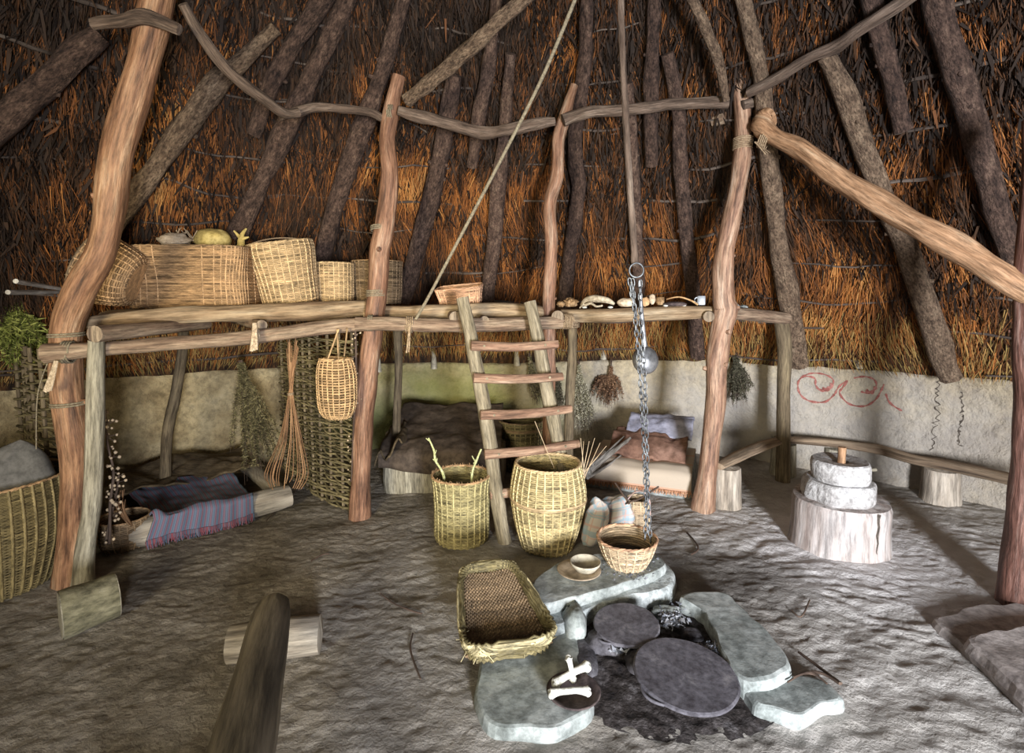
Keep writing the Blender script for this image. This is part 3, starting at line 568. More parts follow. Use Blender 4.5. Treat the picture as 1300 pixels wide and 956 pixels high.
# front edge beams (top surface carries the baskets)
s1a, s1b = D(104, 408, 2.93), D(466, 391, 3.86)
beam([(104, 411, 8, 2.95), (150, 406, 10, 3.05), (230, 400, 11, 3.28), (300, 398, 11, 3.46), (370, 396, 12, 3.62), (420, 394, 12, 3.78), (466, 391, 10, 3.9)], M['plank'], 'long split plank at the front of the left shelf, below the hamper', name='shelf_plank', cat='plank', lump=.15)
beam([(462, 397, 9, 3.88), (520, 397, 9, 3.92), (580, 395, 9, 3.96), (640, 394, 10, 4.0), (702, 399, 9, 4.06)], M['plank'], 'split plank across the top of the ladder, under the small tilted basket', name='shelf_plank', cat='plank', lump=.15)
beam([(712, 401, 8, 4.08), (760, 401, 9, 4.05), (820, 399, 9, 4.0), (870, 397, 9, 3.97), (912, 396, 7, 3.95)], M['plank'], 'split orange-edged plank carrying the bones and pebbles', name='shelf_plank', cat='plank', lump=.12)
beam([(926, 398, 8, 4.0), (960, 400, 8, 4.15), (997, 404, 8, 4.35)], M['rail'], 'short round pole at the right end of the shelf, beyond the tan post', name='shelf_pole', cat='pole', lump=.12)
beam([(58, 449, 13, 2.70), (80, 447, 12, 2.72), (130, 443, 9, 2.82), (220, 436, 9, 3.05), (300, 430, 9, 3.25), (360, 423, 9, 3.4), (420, 415, 9, 3.55), (470, 411, 9, 3.62)], M['rail'], 'long round rail tied across the thick left post, below the left shelf', name='shelf_rail', cat='rail', lump=.12)
beam([(452, 411, 9, 3.58), (500, 411, 9, 3.60), (560, 413, 9, 3.66), (630, 412, 9, 3.75), (725, 409, 8, 3.92)], M['rail'], 'round rail in front of the ladder top, tied to the joist stubs', name='shelf_rail', cat='rail', lump=.12)
# joists running outward, their sawn ends showing at the front
def joist(px, py, rp, Y, label, length=1.0):
    p = D(px, py, Y); d = np.array([p[0] - CX, p[1] - CY, 0]); d /= np.linalg.norm(d)
    if px < 200: d = np.array([.05, 1., 0]); d /= np.linalg.norm(d)
    r = wr(rp, p); t = thing('shelf_joist', label, 'joist', tuple(p), 'shelf joists')
    m = MB(); m.tube([p + d * s for s in np.linspace(0, length, 8)], [r * (1 - .2 * k / 7) for k in range(8)], 12, caps=False, lump=.1); m.build('pole', M['rail'], t)
    e = MB(); e.tube([p - d * .004, p + d * .012], r * .985, 12); e.build('sawn_end', M['endgrain'], t)
joist(121, 424, 11, 2.66, 'thick joist whose round end sits on top of the pale grey prop', .9)
joist(332, 413, 7, 3.34, 'slim joist end beside the knotted rag on the left shelf')
joist(578, 403, 8, 3.66, 'joist end bound with cord just left of the ladder top')
joist(615, 407, 6, 3.7, 'thin joist end just right of the left ladder pole', .9)
joist(708, 402, 8, 3.86, 'joist end poking out beside the slim post behind the ladder', .9)
joist(900, 402, 7, 3.86, 'pale joist end just left of the tan post', .8)
# deck boards behind the front planks
sec = [('left', D(125, 400, 3.12), D(466, 390, 3.98), 5), ('middle', D(470, 398, 4.05), D(702, 399, 4.2), 4), ('right', D(712, 401, 4.22), D(985, 402, 4.25), 4)]
names = ['second', 'third', 'fourth', 'fifth', 'rearmost']
for sname, A, B_, nb in sec:
    d = (B_ - A); d[2] = 0; d /= np.linalg.norm(d); nrm = np.array([-d[1], d[0], 0])
    if np.dot(nrm, (A + B_) / 2 - np.array([CX, CY, 0])) < 0: nrm = -nrm
    for k in range(nb):
        P0 = A + nrm * (.06 + k * .15); P1 = B_ + nrm * (.06 + k * .15); P0[2] -= .0; P1[2] -= .0
        def inside(P):
            q = P.copy(); c = np.array([CX, CY, P[2]])
            rmax = RW - (P[2] - ROOF0) / SL - .16
            v = q - c; r = math.hypot(v[0], v[1])
            return c + v * min(1, rmax / r)
        # shorten until inside the roof
        t0, t1 = 0.0, 1.0; rmax = RW - (P0[2] - ROOF0) / SL - .14
        def rad_(t): q = P0 + (P1 - P0) * t; return math.hypot(q[0] - CX, q[1] - CY)
        while t0 < .45 and rad_(t0) > rmax: t0 += .02
        while t1 > .55 and rad_(t1) > rmax: t1 -= .02
        if t1 - t0 < .3: continue
        flatbeam(P0 + (P1 - P0) * t0, P0 + (P1 - P0) * t1, .14, .035, M['plank'], 'shelf_board', f'{names[k]} board from the front of the {sname} shelf section deck, mostly hidden', cat='board')
# cord lashings (each binding a thing)
def lashobj(spec, label, extra=None, mt='lash'):
    b = D(*spec[0][:3]) if spec else extra(None)
    if len(spec) + (extra is not None) == 1:
        t = MB()
        if extra: extra(t)
        for (px, py, Y, ax, rp, n) in spec: p = D(px, py, Y); lashing(t, p, ax, wr(rp, p), n)
        return solo('cord_lashing', t, M[mt], label, 'lashing', group='cord lashings')
    T_ = thing('cord_lashing', label, 'lashing', tuple(b), 'cord lashings')
    for (px, py, Y, ax, rp, n) in spec:
        t = MB(); p = D(px, py, Y); lashing(t, p, ax, wr(rp, p), n); t.build('binding', M[mt], T_)
    if extra: t = MB(); extra(t); t.build('loose_end', M[mt], T_)
def hang(px0, py0, Y0, px1, py1, Y1, w0=.012, w1=.02, nn=3):
    def f(t):
        if t is None: return D(px0, py0, Y0)
        for k in range(nn):
            P = [D(px0 + k * 1.2, py0, Y0), D((px0 + px1) / 2 + k * 2 - 1, (py0 + py1) / 2, (Y0 + Y1) / 2 - .01), D(px1 + (k - 1) * 3.0, py1 - k, Y1)]
            t.tube(smooth(P, 5), np.linspace(w0, w1, 11) * .6, 6, flat=.4)
    return f
lashobj([(86, 447, 2.74, (1, .25, -.03), 13, 4), (84, 425, 2.8, (0, 0, 1), 18, 2), (88, 512, 2.82, (0, 0, 1), 18.5, 2)], 'thin cord wound round the thick left post and its rail', mt='rope')
lashobj([(325, 428, 3.3, (1, .5, 0), 10, 3)], 'pale rag knotted over the rail beside the slim joist end', hang(322, 410, 3.24, 322, 446, 3.2, .014, .022), 'rag')
lashobj([], 'pale frayed rag hanging from the rail end left of the thick post', hang(70, 458, 2.64, 60, 497, 2.64, .012, .022), 'rag')
lashobj([(579, 408, 3.72, (.4, 1, 0), 9, 3), (588, 413, 3.70, (1, .2, 0), 9, 4)], 'pale cord binding the joist end left of the ladder')
lashobj([(520, 412, 3.62, (1, .1, 0), 10, 4)], 'pale cord and dangling tail where the long diagonal rope meets the rail', hang(519, 415, 3.56, 519, 448, 3.56, .008, .010, 2))
lashobj([(720, 408, 3.9, (1, .2, 0), 9, 6), (727, 412, 4.1, (0, 0, 1), 8, 4)], 'tangle of pale cord right of the ladder top', hang(730, 406, 3.9, 775, 408, 3.88, .004, .003, 2))
lashobj([(943, 182, 3.88, (0, 0, 1), 11, 7), (972, 176, 3.72, (1, -.5, -.5), 12, 5)], 'pale binding joining the orange brace to the tan post', hang(958, 180, 3.7, 975, 196, 3.68, .008, .006, 3))
lashobj([(478, 372, 3.75, (0, 0, 1), 12, 4), (470, 410, 3.6, (1, .1, 0), 9.5, 3)], 'dull cord binding the second post to the shelf', mt='rope')
lashobj([(496, 142, 3.72, (1, 0, 0), 8, 3), (484, 290, 3.75, (0, .1, 1), 12.5, 3)], 'cord wound round the second post near its top', mt='rope')

# hanging ropes and pole
m = MB(); m.tube(smooth([D(738, -20, 2.95), D(690, 95, 3.1), D(640, 195, 3.25), D(590, 290, 3.42), D(545, 375, 3.56), D(524, 412, 3.62)], 6), .0105, 8)
solo('long_rope', m, M['rope'], 'long straight rope slanting from the roof down to the shelf rail', 'rope')
m = MB(); P = [D(787, -30, 2.86), D(790, 60, 2.86), D(794, 140, 2.86), D(799, 230, 2.86), (D(804, 300, 2.86)), D(806, 338, 2.86)]
m.tube(smooth(P, 6), np.linspace(.017, .019, 31), 10, lump=.2); solo('hearth_pole', m, M['ringbeam'], 'thin grey pole hanging straight down from the roof to the chain ring', 'pole')

# ================================================================== LADDER
ld = thing('ladder', 'rough ladder of round poles leaning against the shelf middle', 'ladder', tuple(G(660, 690)))
LS = [(587, 378, 8, 3.50), (597, 425, 8.5, 3.48), (606, 470, 9, 3.46), (614, 515, 9, 3.44), (623, 570, 9, 3.42), (630, 625, 9, 3.38), (641, 688, 9, 3.35)]
RS = [(672, 383, 8, 3.64), (682, 425, 8, 3.62), (690, 470, 8.5, 3.60), (699, 515, 9, 3.57), (708, 560, 9, 3.54), (716, 600, 9, 3.51), (724, 665, 9, 3.46)]
for S in (LS, RS):
    q = pp(S); q[-1][0][2] = -.01; pole(q, 12, 4, .15).build('side_pole', M['ladder'], ld)
for (x0, y0, x1, y1) in [(598, 439, 708, 437), (601, 480, 714, 478), (610, 527, 725, 519), (615, 577, 735, 563), (622, 628, 738, 612)]:
    Ya = 3.37; P0 = D(x0, y0, Ya); P1 = D(x1, y1, 3.5); Pm = (P0 + P1) / 2 - np.array([0, 0, .012])
    mm = MB(); P = smooth([P0, Pm, P1], 8); mm.tube(P, np.array([.033] * len(P)) * np.linspace(1, .85, len(P)), 12, lump=.15); r_o = mm.build('rung', M['rung'], ld)
    for t in (.15, .85):
        p = P0 + (P1 - P0) * t; pg = MB(); pg.tube([p + np.array([0, -.035, 0]), p + np.array([0, .02, 0])], .008, 7); o = pg.build('peg', M['ladder'], ld); o.parent = r_o

# ================================================================== BASKETS
def rotm(rx=0, ry=0, rz=0):
    a, b, c = [math.radians(v) for v in (rx, ry, rz)]
    X = np.array([[1, 0, 0], [0, math.cos(a), -math.sin(a)], [0, math.sin(a), math.cos(a)]])
    Y = np.array([[math.cos(b), 0, math.sin(b)], [0, 1, 0], [-math.sin(b), 0, math.cos(b)]])
    Z = np.array([[math.cos(c), -math.sin(c), 0], [math.sin(c), math.cos(c), 0], [0, 0, 1]])
    return Z @ Y @ X
def weave(mb, S, nst, nrow, wr_, sr, closed=True, amp=None, over=2, wav=.0, stakes=True, tint=.0, vr=(0, 1), skip=0.0, jit=.0):
    amp = sr * .5 if amp is None else amp
    def frame(u, v):
        e = 1e-3; p = S(u, v); du = S(u + e, v) - S(u - e, v); v2 = min(max(v, e), 1 - e); dv = S(u, v2 + e) - S(u, v2 - e)
        n = np.cross(du, dv); return p, n / (np.linalg.norm(n) + 1e-9), dv / (np.linalg.norm(dv) + 1e-9)
    ns = nst * over
    for r in range(nrow):
        if skip and random.random() < skip: continue
        v = vr[0] + (vr[1] - vr[0]) * (r + .5) / nrow; P = []; ph = random.uniform(-jit, jit)
        for k in range(ns if closed else ns + 1):
            u = k / ns; vv = min(max(v + wav * math.sin(u * 6.28 * 3 + r * .3) + ph * math.sin(u * 9 + r), 0), 1)
            p, n, t = frame(u, vv); P.append(p + n * amp * math.cos(math.pi * (k * 2 / over) + math.pi * r))
        mb.tube(P, wr_, 5, caps=False, closed=closed, rnd=np.clip(rng.normal(.42 + tint, .16), 0, 1), ref=t if closed else None)
    if stakes:
        for k in range(nst if closed else nst + 1):
            u = k / nst; P = []
            for v in np.linspace(0, 1, 14):
                p, n, t = frame(u, v)
                if closed and np.dot(n, p - S(u + .5, v)) < 0: n = -n
                P.append(p + n * (wr_ * .55 if closed else 0))
            mb.tube(P, sr, 5, rnd=np.clip(rng.normal(.8, .15), 0, 1))
def basket(name, label, base, prof, nst, nrow, mt, rim_mt=None, ab=(1, 1), R_=None, sq=2.0, rim=.009, sr=.005, hoops=(), group=None, cat='basket', base_mt=None, wscale=.56, dent=.0, seed=0, frill=0, lid=False, over=2, hoop_mt=None, inside=None, skip=0, slant=0):
    R_ = np.eye(3) if R_ is None else R_; base = np.array(base, float)
    pz = np.array([p[0] for p in prof]); pr = np.array([p[1] for p in prof]); H_ = pz[-1]
    def loc(u, v, k=1.0, dz=0):
        a = u * 2 * math.pi; c, s = math.cos(a), math.sin(a); e = 2 / sq
        t = v * (len(pz) - 1); i = min(int(t), len(pz) - 2); f = t - i; 
        z = np.interp(v, np.linspace(0, 1, 40), ZZ); r = np.interp(v, np.linspace(0, 1, 40), RR) * k
        r *= 1 + dent * mnoise.noise(Vector((c * 1.3 + seed, s * 1.3, z * 3)))
        x = ab[0] * r * math.copysign(abs(c) ** e, c) + slant * z; y = ab[1] * r * math.copysign(abs(s) ** e, s)
        return np.array([x, y, z + dz + dent * .25 * H_ * mnoise.noise(Vector((c + seed, s, 7))) * v])
    q = smooth([[a, b, 0] for a, b in prof], 8); LL = np.r_[0, np.cumsum(np.linalg.norm(np.diff(q, axis=0), axis=1))]; LL /= LL[-1]
    ZZ = np.interp(np.linspace(0, 1, 40), LL, q[:, 0]); RR = np.interp(np.linspace(0, 1, 40), LL, q[:, 1])
    S = lambda u, v: base + R_ @ loc(u, v)
    t = thing(name, label, cat, tuple(base), group)
    m = MB(); pitch = np.linalg.norm(S(0, 1) - S(0, 0)) / nrow; weave(m, S, nst, nrow, pitch * wscale, sr, over=over, skip=skip); m.build('woven_body', mt, t)
    m = MB(); n = 64
    for ph in (0, 2.1, 4.2):
        P = []
        for k in range(n):
            u = k / n; p = loc(u, 1.0); a = u * 2 * math.pi * (nst // 2) + ph
            out = loc(u, 1.0, 1.03) - loc(u, 1.0); out /= np.linalg.norm(out) + 1e-9
            P.append(base + R_ @ (p + out * math.cos(a) * rim * .55 + np.array([0, 0, 1]) * math.sin(a) * rim * .55))
        m.tube(P, rim * .62, 6, caps=False, closed=True)
    for k in range(frill):
        u = k / frill; p = loc(u, 1.0); d = np.array([random.uniform(-.3, .3), random.uniform(-.3, .3), 1.0]); l = random.uniform(.01, .022)
        m.tube([base + R_ @ p, base + R_ @ (p + d * l)], [.0025, .0015], 4)
    m.build('rim', rim_mt or mt, t)
    m = MB(); rs = [[base + R_ @ (loc(u, 0, k) + np.array([0, 0, z])) for u in np.arange(40) / 40] for k, z in ((.98, .0), (1.0, .008), (.6, .012), (.2, .012))]
    m.loft(rs, smooth=False); m.build('base', base_mt or mt, t)
    for hv in hoops:
        m = MB()
        for dz in (-.006, .006): m.tube([base + R_ @ (loc(k / 60, hv, 1.03) + np.array([0, 0, dz])) for k in range(60)], .0065, 6, caps=False, closed=True, lump=.15)
        m.build('hoop', hoop_mt or rim_mt or mt, t)
    if inside: inside(t, S)
    return t, S

def fwd(p, d): return np.array(p) + np.array(d)
# --- the two tall baskets by the ladder
b1 = G(583, 699); b1 = b1 + np.array([0, .17, 0])
basket('tall_basket', 'tall olive green wicker basket holding two mossy twigs, left of the ladder foot', b1, [(0, .155), (.03, .168), (.2, .172), (.36, .176), (.43, .186)], 25, 38, M['w_green'], M['w_tan'], rim=.008, hoops=(), frill=70, sr=.006, dent=.05, seed=2, over=2)
b2 = G(698, 710); b2 = b2 + np.array([0, .18, 0])
basket('barrel_basket', 'large straw coloured barrel shaped basket with a hoop round its middle', b2, [(0, .155), (.04, .17), (.16, .205), (.32, .232), (.42, .226), (.54, .20)], 29, 46, M['w_gold'], M['w_rim'], rim=.010, hoops=(.60,), sr=.0065, dent=.04, seed=5)
# mossy twigs in the green basket
def twig(pts, mt, label, name='twig', cat='twig', r0=.006, r1=.002, branch=3, seed=0, sides=6):
    rr = random.Random(seed); P = smooth(pts, 6); m = MB(); m.tube(P, np.linspace(r0, r1, len(P)), sides, lump=.4)
    for _ in range(branch):
        i = rr.randrange(len(P) // 3, len(P) - 1); d = np.array([rr.uniform(-1, 1), rr.uniform(-.5, .5), rr.uniform(0, 1)]); l = rr.uniform(.02, .05)
        m.tube([P[i], P[i] + d * l], [r0 * .6, r1 * .6], 5)
    return solo(name, m, mt, label, cat)
twig([b1 + [-.06, -.03, .12], b1 + [-.10, -.06, .40], D(561, 598, 3.32), D(553, 585, 3.32), D(551, 572, 3.33), D(544, 556, 3.34)], M['lichen'], 'left lichen covered twig standing in the olive green basket', branch=4, seed=3, r0=.010, r1=.006)
twig([b1 + [.05, -.03, .12], b1 + [.07, -.05, .38], D(600, 598, 3.36), D(606, 582, 3.36), D(611, 570, 3.36)], M['lichen'], 'forked lichen covered twig leaning out of the right of the olive green basket', branch=4, seed=4, r0=.010, r1=.006)
# reeds in the barrel basket
for k, (x1, y1, x2, y2) in enumerate([(742, 600, 755, 556), (740, 600, 748, 560), (744, 601, 762, 562), (738, 600, 741, 560), (742, 602, 737, 556), (740, 602, 770, 566)]):
    m = MB(); m.tube([b2 + [.13, 0, .08], D(x1, y1, 3.36), D(x2, y2, 3.36)], [.004, .0035, .0015], 5)
    solo('reed_stem', m, M['reed'], 'dry reed stem of the spray sticking out of the barrel basket on the right', 'reed', group='reeds in the barrel basket')
m = MB(); m.tube([D(679, 535, 3.45), D(707, 603, 3.26)], .0025, 5); solo('reed_stem', m, M['reed'], 'single thin reed leaning left over the mouth of the barrel basket', 'reed')

# --- small basket on the hearth slab, chain inside
hz = .14
b3 = G(801, 728, hz); b3 = b3 + np.array([0, .10, 0])
basket('hearth_basket', 'small pale round basket on the hearth slab with the chain end inside', b3, [(0, .095), (.02, .105), (.08, .135), (.15, .158)], 21, 13, M['w_pale'], M['w_orange'], rim=.008, sr=.005, dent=.03, base_mt=M['w_pale'])
m = MB(); m.blob(b3 + [0, 0, .045], [.105, .105, .03], .3, 3, 2); solo('charcoal_heap', m, M['charcoal'], 'dark charcoal filling the small pale basket on the hearth slab', 'charcoal')

# --- left edge giant basket
b4 = np.array([-2.86, 2.84, 0])
M['w_big'] = wick('wicker_dim_olive', (.20, .155, .07))
basket('storage_basket', 'huge ribbed basket at the left edge with a golden rim, full of grey cloth', b4, [(0, .25), (.05, .28), (.25, .34), (.42, .355), (.60, .345)], 44, 74, M['w_big'], M['w_tan'], rim=.009, sr=.008, dent=.02, hoops=(), hoop_mt=M['w_brown'])
o = bpy.data.objects.get('storage_basket'); m = MB()
for vz, rr_ in ((.30, .340), (.22, .338), (.33, .340)):
    pass
m = MB()
for z0_, z1_ in ((.36, .47), (.14, .22)):
    pass
# grey felt heaped in that basket
def sackshape(c, top, seed):
    m = MB()
    def f(u, v):
        x = (u - .5); y = v
        return c
    return m
m = MB(); P0 = D(40, 552, 2.95)
def f(u, v):
    a = u * 2 * math.pi; h = 1 - v
    r = .30 * (v ** .75) * (1 + .16 * math.sin(3 * a + 1) + .10 * mnoise.noise(Vector((math.cos(a) * 2, math.sin(a) * 2, v * 2))))
    pk = np.array([.18, .02, 0]) * h
    return b4 + [r * math.cos(a) + pk[0], r * math.sin(a) + pk[1], .50 + .31 * h ** .9 + .02 * math.sin(5 * a) * v]
m.grid(f, 40, 20, closed=True); solo('grey_blanket', m, M['clothgrey'], 'grey felt blanket heaped in a peak inside the huge left basket', 'blanket')

# --- baskets on the shelf
def top(px, py, Y): return D(px, py, Y)
# leaning round basket on its side at the far left, mouth to the left
c5 = D(136, 352, 3.28)
R5 = rotm(0, -62, 0)
basket('side_lying_basket', 'round basket lying tilted on its side behind the crooked left post', D(158, 358, 3.32) + np.array([0, 0.12, .0]), [(0, .13), (.03, .17), (.15, .205), (.27, .225)], 27, 24, M['w_tan'], M['w_brown'], R_=rotm(0, -68, 12), rim=.009, sr=.005, dent=.05, seed=3, frill=40)
z0 = D(250, 390, 3.42)[2]
b6 = np.array([D(252, 388, 3.72)[0], 3.72, z0 - .005])
basket('wicker_hamper', 'large rectangular tan wicker hamper with a sagging front, on the left shelf', b6, [(0, .37), (.02, .385), (.18, .385), (.36, .40), (.40, .40)], 46, 36, M['w_tan'], M['w_tan'], ab=(1.0, .55), sq=5.5, R_=rotm(0, 0, 3), rim=.009, sr=.005, dent=.07, seed=12, frill=0)
b7 = np.array([D(362, 388, 3.8)[0], 3.92, D(362, 387, 3.72)[2]])
basket('leaning_basket', 'round basket wider at the top, leaning left against the hamper', b7, [(0, .165), (.02, .185), (.2, .20), (.38, .225), (.445, .22)], 30, 38, M['w_straw'], M['w_straw'], R_=rotm(6, -7, 0), rim=.009, sr=.0055, dent=.05, seed=8)
b8 = np.array([D(421, 383, 4.05)[0], 4.12, D(421, 383, 4.0)[2]])
basket('small_round_basket', 'small straw coloured round basket beside the leaning basket', b8, [(0, .135), (.1, .14), (.29, .143)], 25, 30, M['w_straw'], M['w_straw'], rim=.006, sr=.004, seed=8)
b9 = np.array([D(475, 386, 4.2)[0], 4.32, D(475, 386, 4.15)[2]])
basket('small_round_basket', 'small brown round basket partly hidden behind the second post', b9, [(0, .175), (.1, .185), (.335, .195)], 27, 30, M['w_brown'], M['w_tan'], rim=.006, sr=.004, seed=9)
b10 = np.array([D(585, 390, 4.1)[0], 4.16, D(585, 389, 4.0)[2]])
basket('tilted_basket', 'small pinkish rectangular basket tilted on the shelf above the ladder', b10, [(0, .135), (.02, .15), (.07, .155), (.15, .175)], 24, 13, M['w_orange'], M['w_orange'], ab=(1, .6), sq=5, R_=rotm(10, -5, -8), rim=.006, sr=.005, seed=9)
b11 = np.array([D(662, 592, 4.75)[0], 4.85, -.01])
basket('dark_tall_basket', 'dark olive basket standing behind the ladder against the wall', b11, [(0, .16), (.2, .185), (.46, .205)], 27, 30, M['w_olive_dark'], M['w_brown'], rim=.007, sr=.005, hoops=(.85,), seed=9)
# items on the hamper
zt = b6[2] + .40
m = MB(); c = D(270, 304, 3.72); c[2] = max(c[2], zt + .02); m.blob(c, [.125, .10, .075], .12, 1.5, 4); solo('dry_gourd', m, M['gourd'], 'half round yellow dry gourd lying on top of the hamper', 'gourd')
m = MB(); c = D(222, 305, 3.62); m.blob(c, [.10, .09, .045], .35, 2, 9); solo('cloth_bundle', m, M['rag'], 'pale crumpled cloth bundle on the left of the hamper top', 'cloth')
m = MB()
for k in range(14):
    x = random.uniform(215, 250); m.tube([D(x, 306, 3.66), D(x + random.uniform(-16, 16), 288 + random.uniform(0, 10), 3.66 + random.uniform(-.05, .05))], .0025, 4)
solo('straw_tuft', m, M['reed'], 'tuft of loose pale straw sticking up between bundle and gourd', 'straw')
m = MB(); P = D(307, 315, 3.8)
m.tube(smooth([P, D(306, 305, 3.8), D(308, 297, 3.8), D(313, 290, 3.8)], 4), np.linspace(.03, .006, 13), 8, lump=.4); m.tube([D(306, 303, 3.8), D(297, 293, 3.8)], [.016, .006], 7); m.tube([D(308, 303, 3.8), D(316, 301, 3.8)], [.014, .005], 7)
solo('antler_stub', m, M['gourd'], 'yellowish forked antler stub between hamper and leaning basket', 'antler')
m = MB(); m.tube(smooth([D(320, 309, 3.84), D(345, 303, 3.9), D(375, 303, 3.92), D(394, 310, 3.9)], 5), .012, 8, flat=.5); solo('split_lath', m, M['rail'], 'curved split lath lying over the mouth of the leaning basket', 'lath')
# two white sticks far left
for a_, lab in (((10, 371, 78, 371), 'lower pale rod pointing left past the crooked post'), ((20, 357, 84, 368), 'upper pale rod pointing left past the crooked post')):
    x0, y0, x1, y1 = a_; m = MB(); Pp = D(x0, y0, 2.6); Q = D(x1, y1, 3.05); m.tube([Pp, Pp + (Q - Pp) * .08, Q, Q + (Q - Pp) * .35], [.012, .013, .010, .010], 8); solo('wooden_rod', m, M['driftwood'], lab, 'rod')
# items on the right shelf
def onshelf(px, py, Y): p = D(px, py, Y); return p
m = MB(); m.blob(onshelf(724, 384, 4.08), [.055, .05, .032], .45, 2.5, 3); m.blob(onshelf(712, 386, 4.05), [.03, .03, .02], .4, 3, 6); solo('brown_shell', m, M['shellb'], 'lumpy brown shell at the left end of the bone shelf', 'shell')
t = thing('animal_skull', 'pale curved animal skull and jaw bone on the shelf', 'skull', tuple(D(757, 388, 4.05)))
m = MB(); P = smooth([D(738, 388, 4.05), D(744, 381, 4.05), D(756, 379, 4.06), D(770, 381, 4.06), D(780, 386, 4.05)], 5); m.tube(P, np.array([.012 + .022 * math.sin(k / 20 * 3.1) for k in range(21)]), 10, lump=.35, flat=.8); m.build('cranium', M['bone'], t)
m = MB(); m.tube(smooth([D(742, 388, 4.0), D(750, 385, 3.99), D(757, 389, 3.98), D(765, 388, 3.98)], 5), np.linspace(.012, .006, 16), 8, lump=.3); m.tube([D(741, 386, 4.0), D(736, 391, 3.98)], [.01, .005], 7); m.build('jaw', M['bone'], t)
m = MB(); m.blob(onshelf(795, 384, 4.02), [.07, .045, .033], .12, 2, 5, zmin=D(795, 391, 4.02)[2]); solo('pebble', m, M['pebble'], 'large oval cream pebble left of the hanging chain on the shelf', 'pebble')
m = MB(); m.blob(onshelf(819, 383, 3.98), [.032, .03, .034], .15, 2, 6); solo('pebble', m, M['pebble_or'], 'orange pebble just right of the hanging chain on the shelf', 'pebble')
m = MB(); m.blob(onshelf(828, 380, 4.0), [.024, .024, .038], .15, 2, 8); solo('pebble', m, M['pebble'], 'upright egg shaped cream pebble on the shelf', 'pebble')
m = MB(); c = onshelf(838, 382, 4.0); m.loft([[c + np.array([r * math.cos(a), r * math.sin(a), z]) for a in np.arange(24) * math.pi / 12] for r, z in ((.02, -.03), (.032, -.01), (.030, .028), (.026, .028), (.026, -.01), (.005, -.02))], smooth=True); solo('clay_cup', m, M['shellb'], 'small dark brown cup between the egg pebble and the horn', 'cup')
m = MB(); m.blob(onshelf(857, 386, 3.98), [.085, .05, .018], .15, 2, 9); solo('dark_dish', m, M['darkhorn'], 'flat dark oval dish under the curved horn', 'dish')
m = MB(); m.tube(smooth([D(846, 380, 4.0), D(862, 377, 4.0), D(878, 382, 3.99), D(886, 387, 3.98)], 5), np.linspace(.007, .012, 16), 9, flat=.7); solo('curved_horn', m, M['horn'], 'curved orange horn strip lying across the dark dish', 'horn')
t = thing('mug', 'pale blue mug on the shelf just left of the tan post', 'mug', tuple(D(890, 387, 4.02)))
c = D(890, 387, 4.02); m = MB(); m.loft([[c + np.array([r * math.cos(a), r * math.sin(a), z]) for a in np.arange(28) * math.pi / 14] for r, z in ((.028, 0), (.030, .005), (.030, .066), (.027, .066), (.026, .01), (.004, .008))], smooth=True); m.build('cup_body', M['mug'], t)
m = MB(); m.tube([c + np.array([-.03 - .02 * math.sin(s), 0, .035 + .02 * math.cos(s)]) for s in np.linspace(0, math.pi, 9)], .004, 7); m.build('handle', M['mug'], t)
for px, lab, rr_ in ((930, 'grey flat stone on the shelf touching the tan post', .05), (944, 'small grey stone right of the flat one beside the tan post', .03)):
    m = MB(); m.blob(D(px, 388 + (px > 935) * 2, 4.15), [rr_, .04, .018], .3, 2, px); solo('flat_stone', m, M['clothgrey'] if 0 else M['stone'], lab, 'stone')
for k, (px, lab) in enumerate(((742, 'shell fragment lying between the brown shell and the skull'), (775, 'shell fragment lying before the cream oval pebble'), (845, 'tiny white shell between the cup and the dark dish'), (868, 'tiny white shell at the front of the dark dish'))):
    m = MB(); m.blob(D(px, 390 if k < 2 else 388, 3.97), [.018, .014, .008], .3, 2, px); solo('shell_fragment', m, M['bone_white'], lab, 'shell')

# hanging net basket under the left shelf
b12 = np.array([D(425, 533, 3.5)[0], 3.55, D(425, 533, 3.5)[2]])
t, S12 = basket('hanging_basket', 'open net woven basket hanging from the shelf rail', b12, [(0, .06), (.03, .10), (.12, .125), (.27, .13), (.36, .115), (.40, .10)], 21, 24, M['w_net'], M['w_net'], rim=.009, sr=.0045, dent=.10, seed=2, wscale=.40, over=2, ab=(1, .75))
m = MB()
for (x0, y0, x1, y1) in [(416, 456, 430, 418), (437, 452, 441, 417), (430, 462, 428, 418)]: m.tube([D(x0, y0, 3.5), D(x1, y1, 3.5)], .006, 7)
m.build('hanging_cord', M['w_net'], t)

# small wicker behind the left post with withies
b13 = G(138, 706) + np.array([0.0, .14, 0])
basket('little_brown_basket', 'low brown basket on the floor behind the pale grey prop', b13, [(0, .11), (.06, .135), (.19, .14)], 23, 16, M['w_brown'], M['w_tan'], rim=.006, sr=.005)
m = MB()
for k in range(7):
    x = 150 + k * 1.5; m.tube(smooth([b13 + [.09, -.02, .1], D(x, 650, 3.1), D(x - 4 + random.uniform(-3, 6), 620 + random.uniform(0, 15), 3.1)], 5), .003, 5)
solo('withy_tuft', m, M['withy'], 'few bent red brown withies standing in the low brown basket', 'withies')

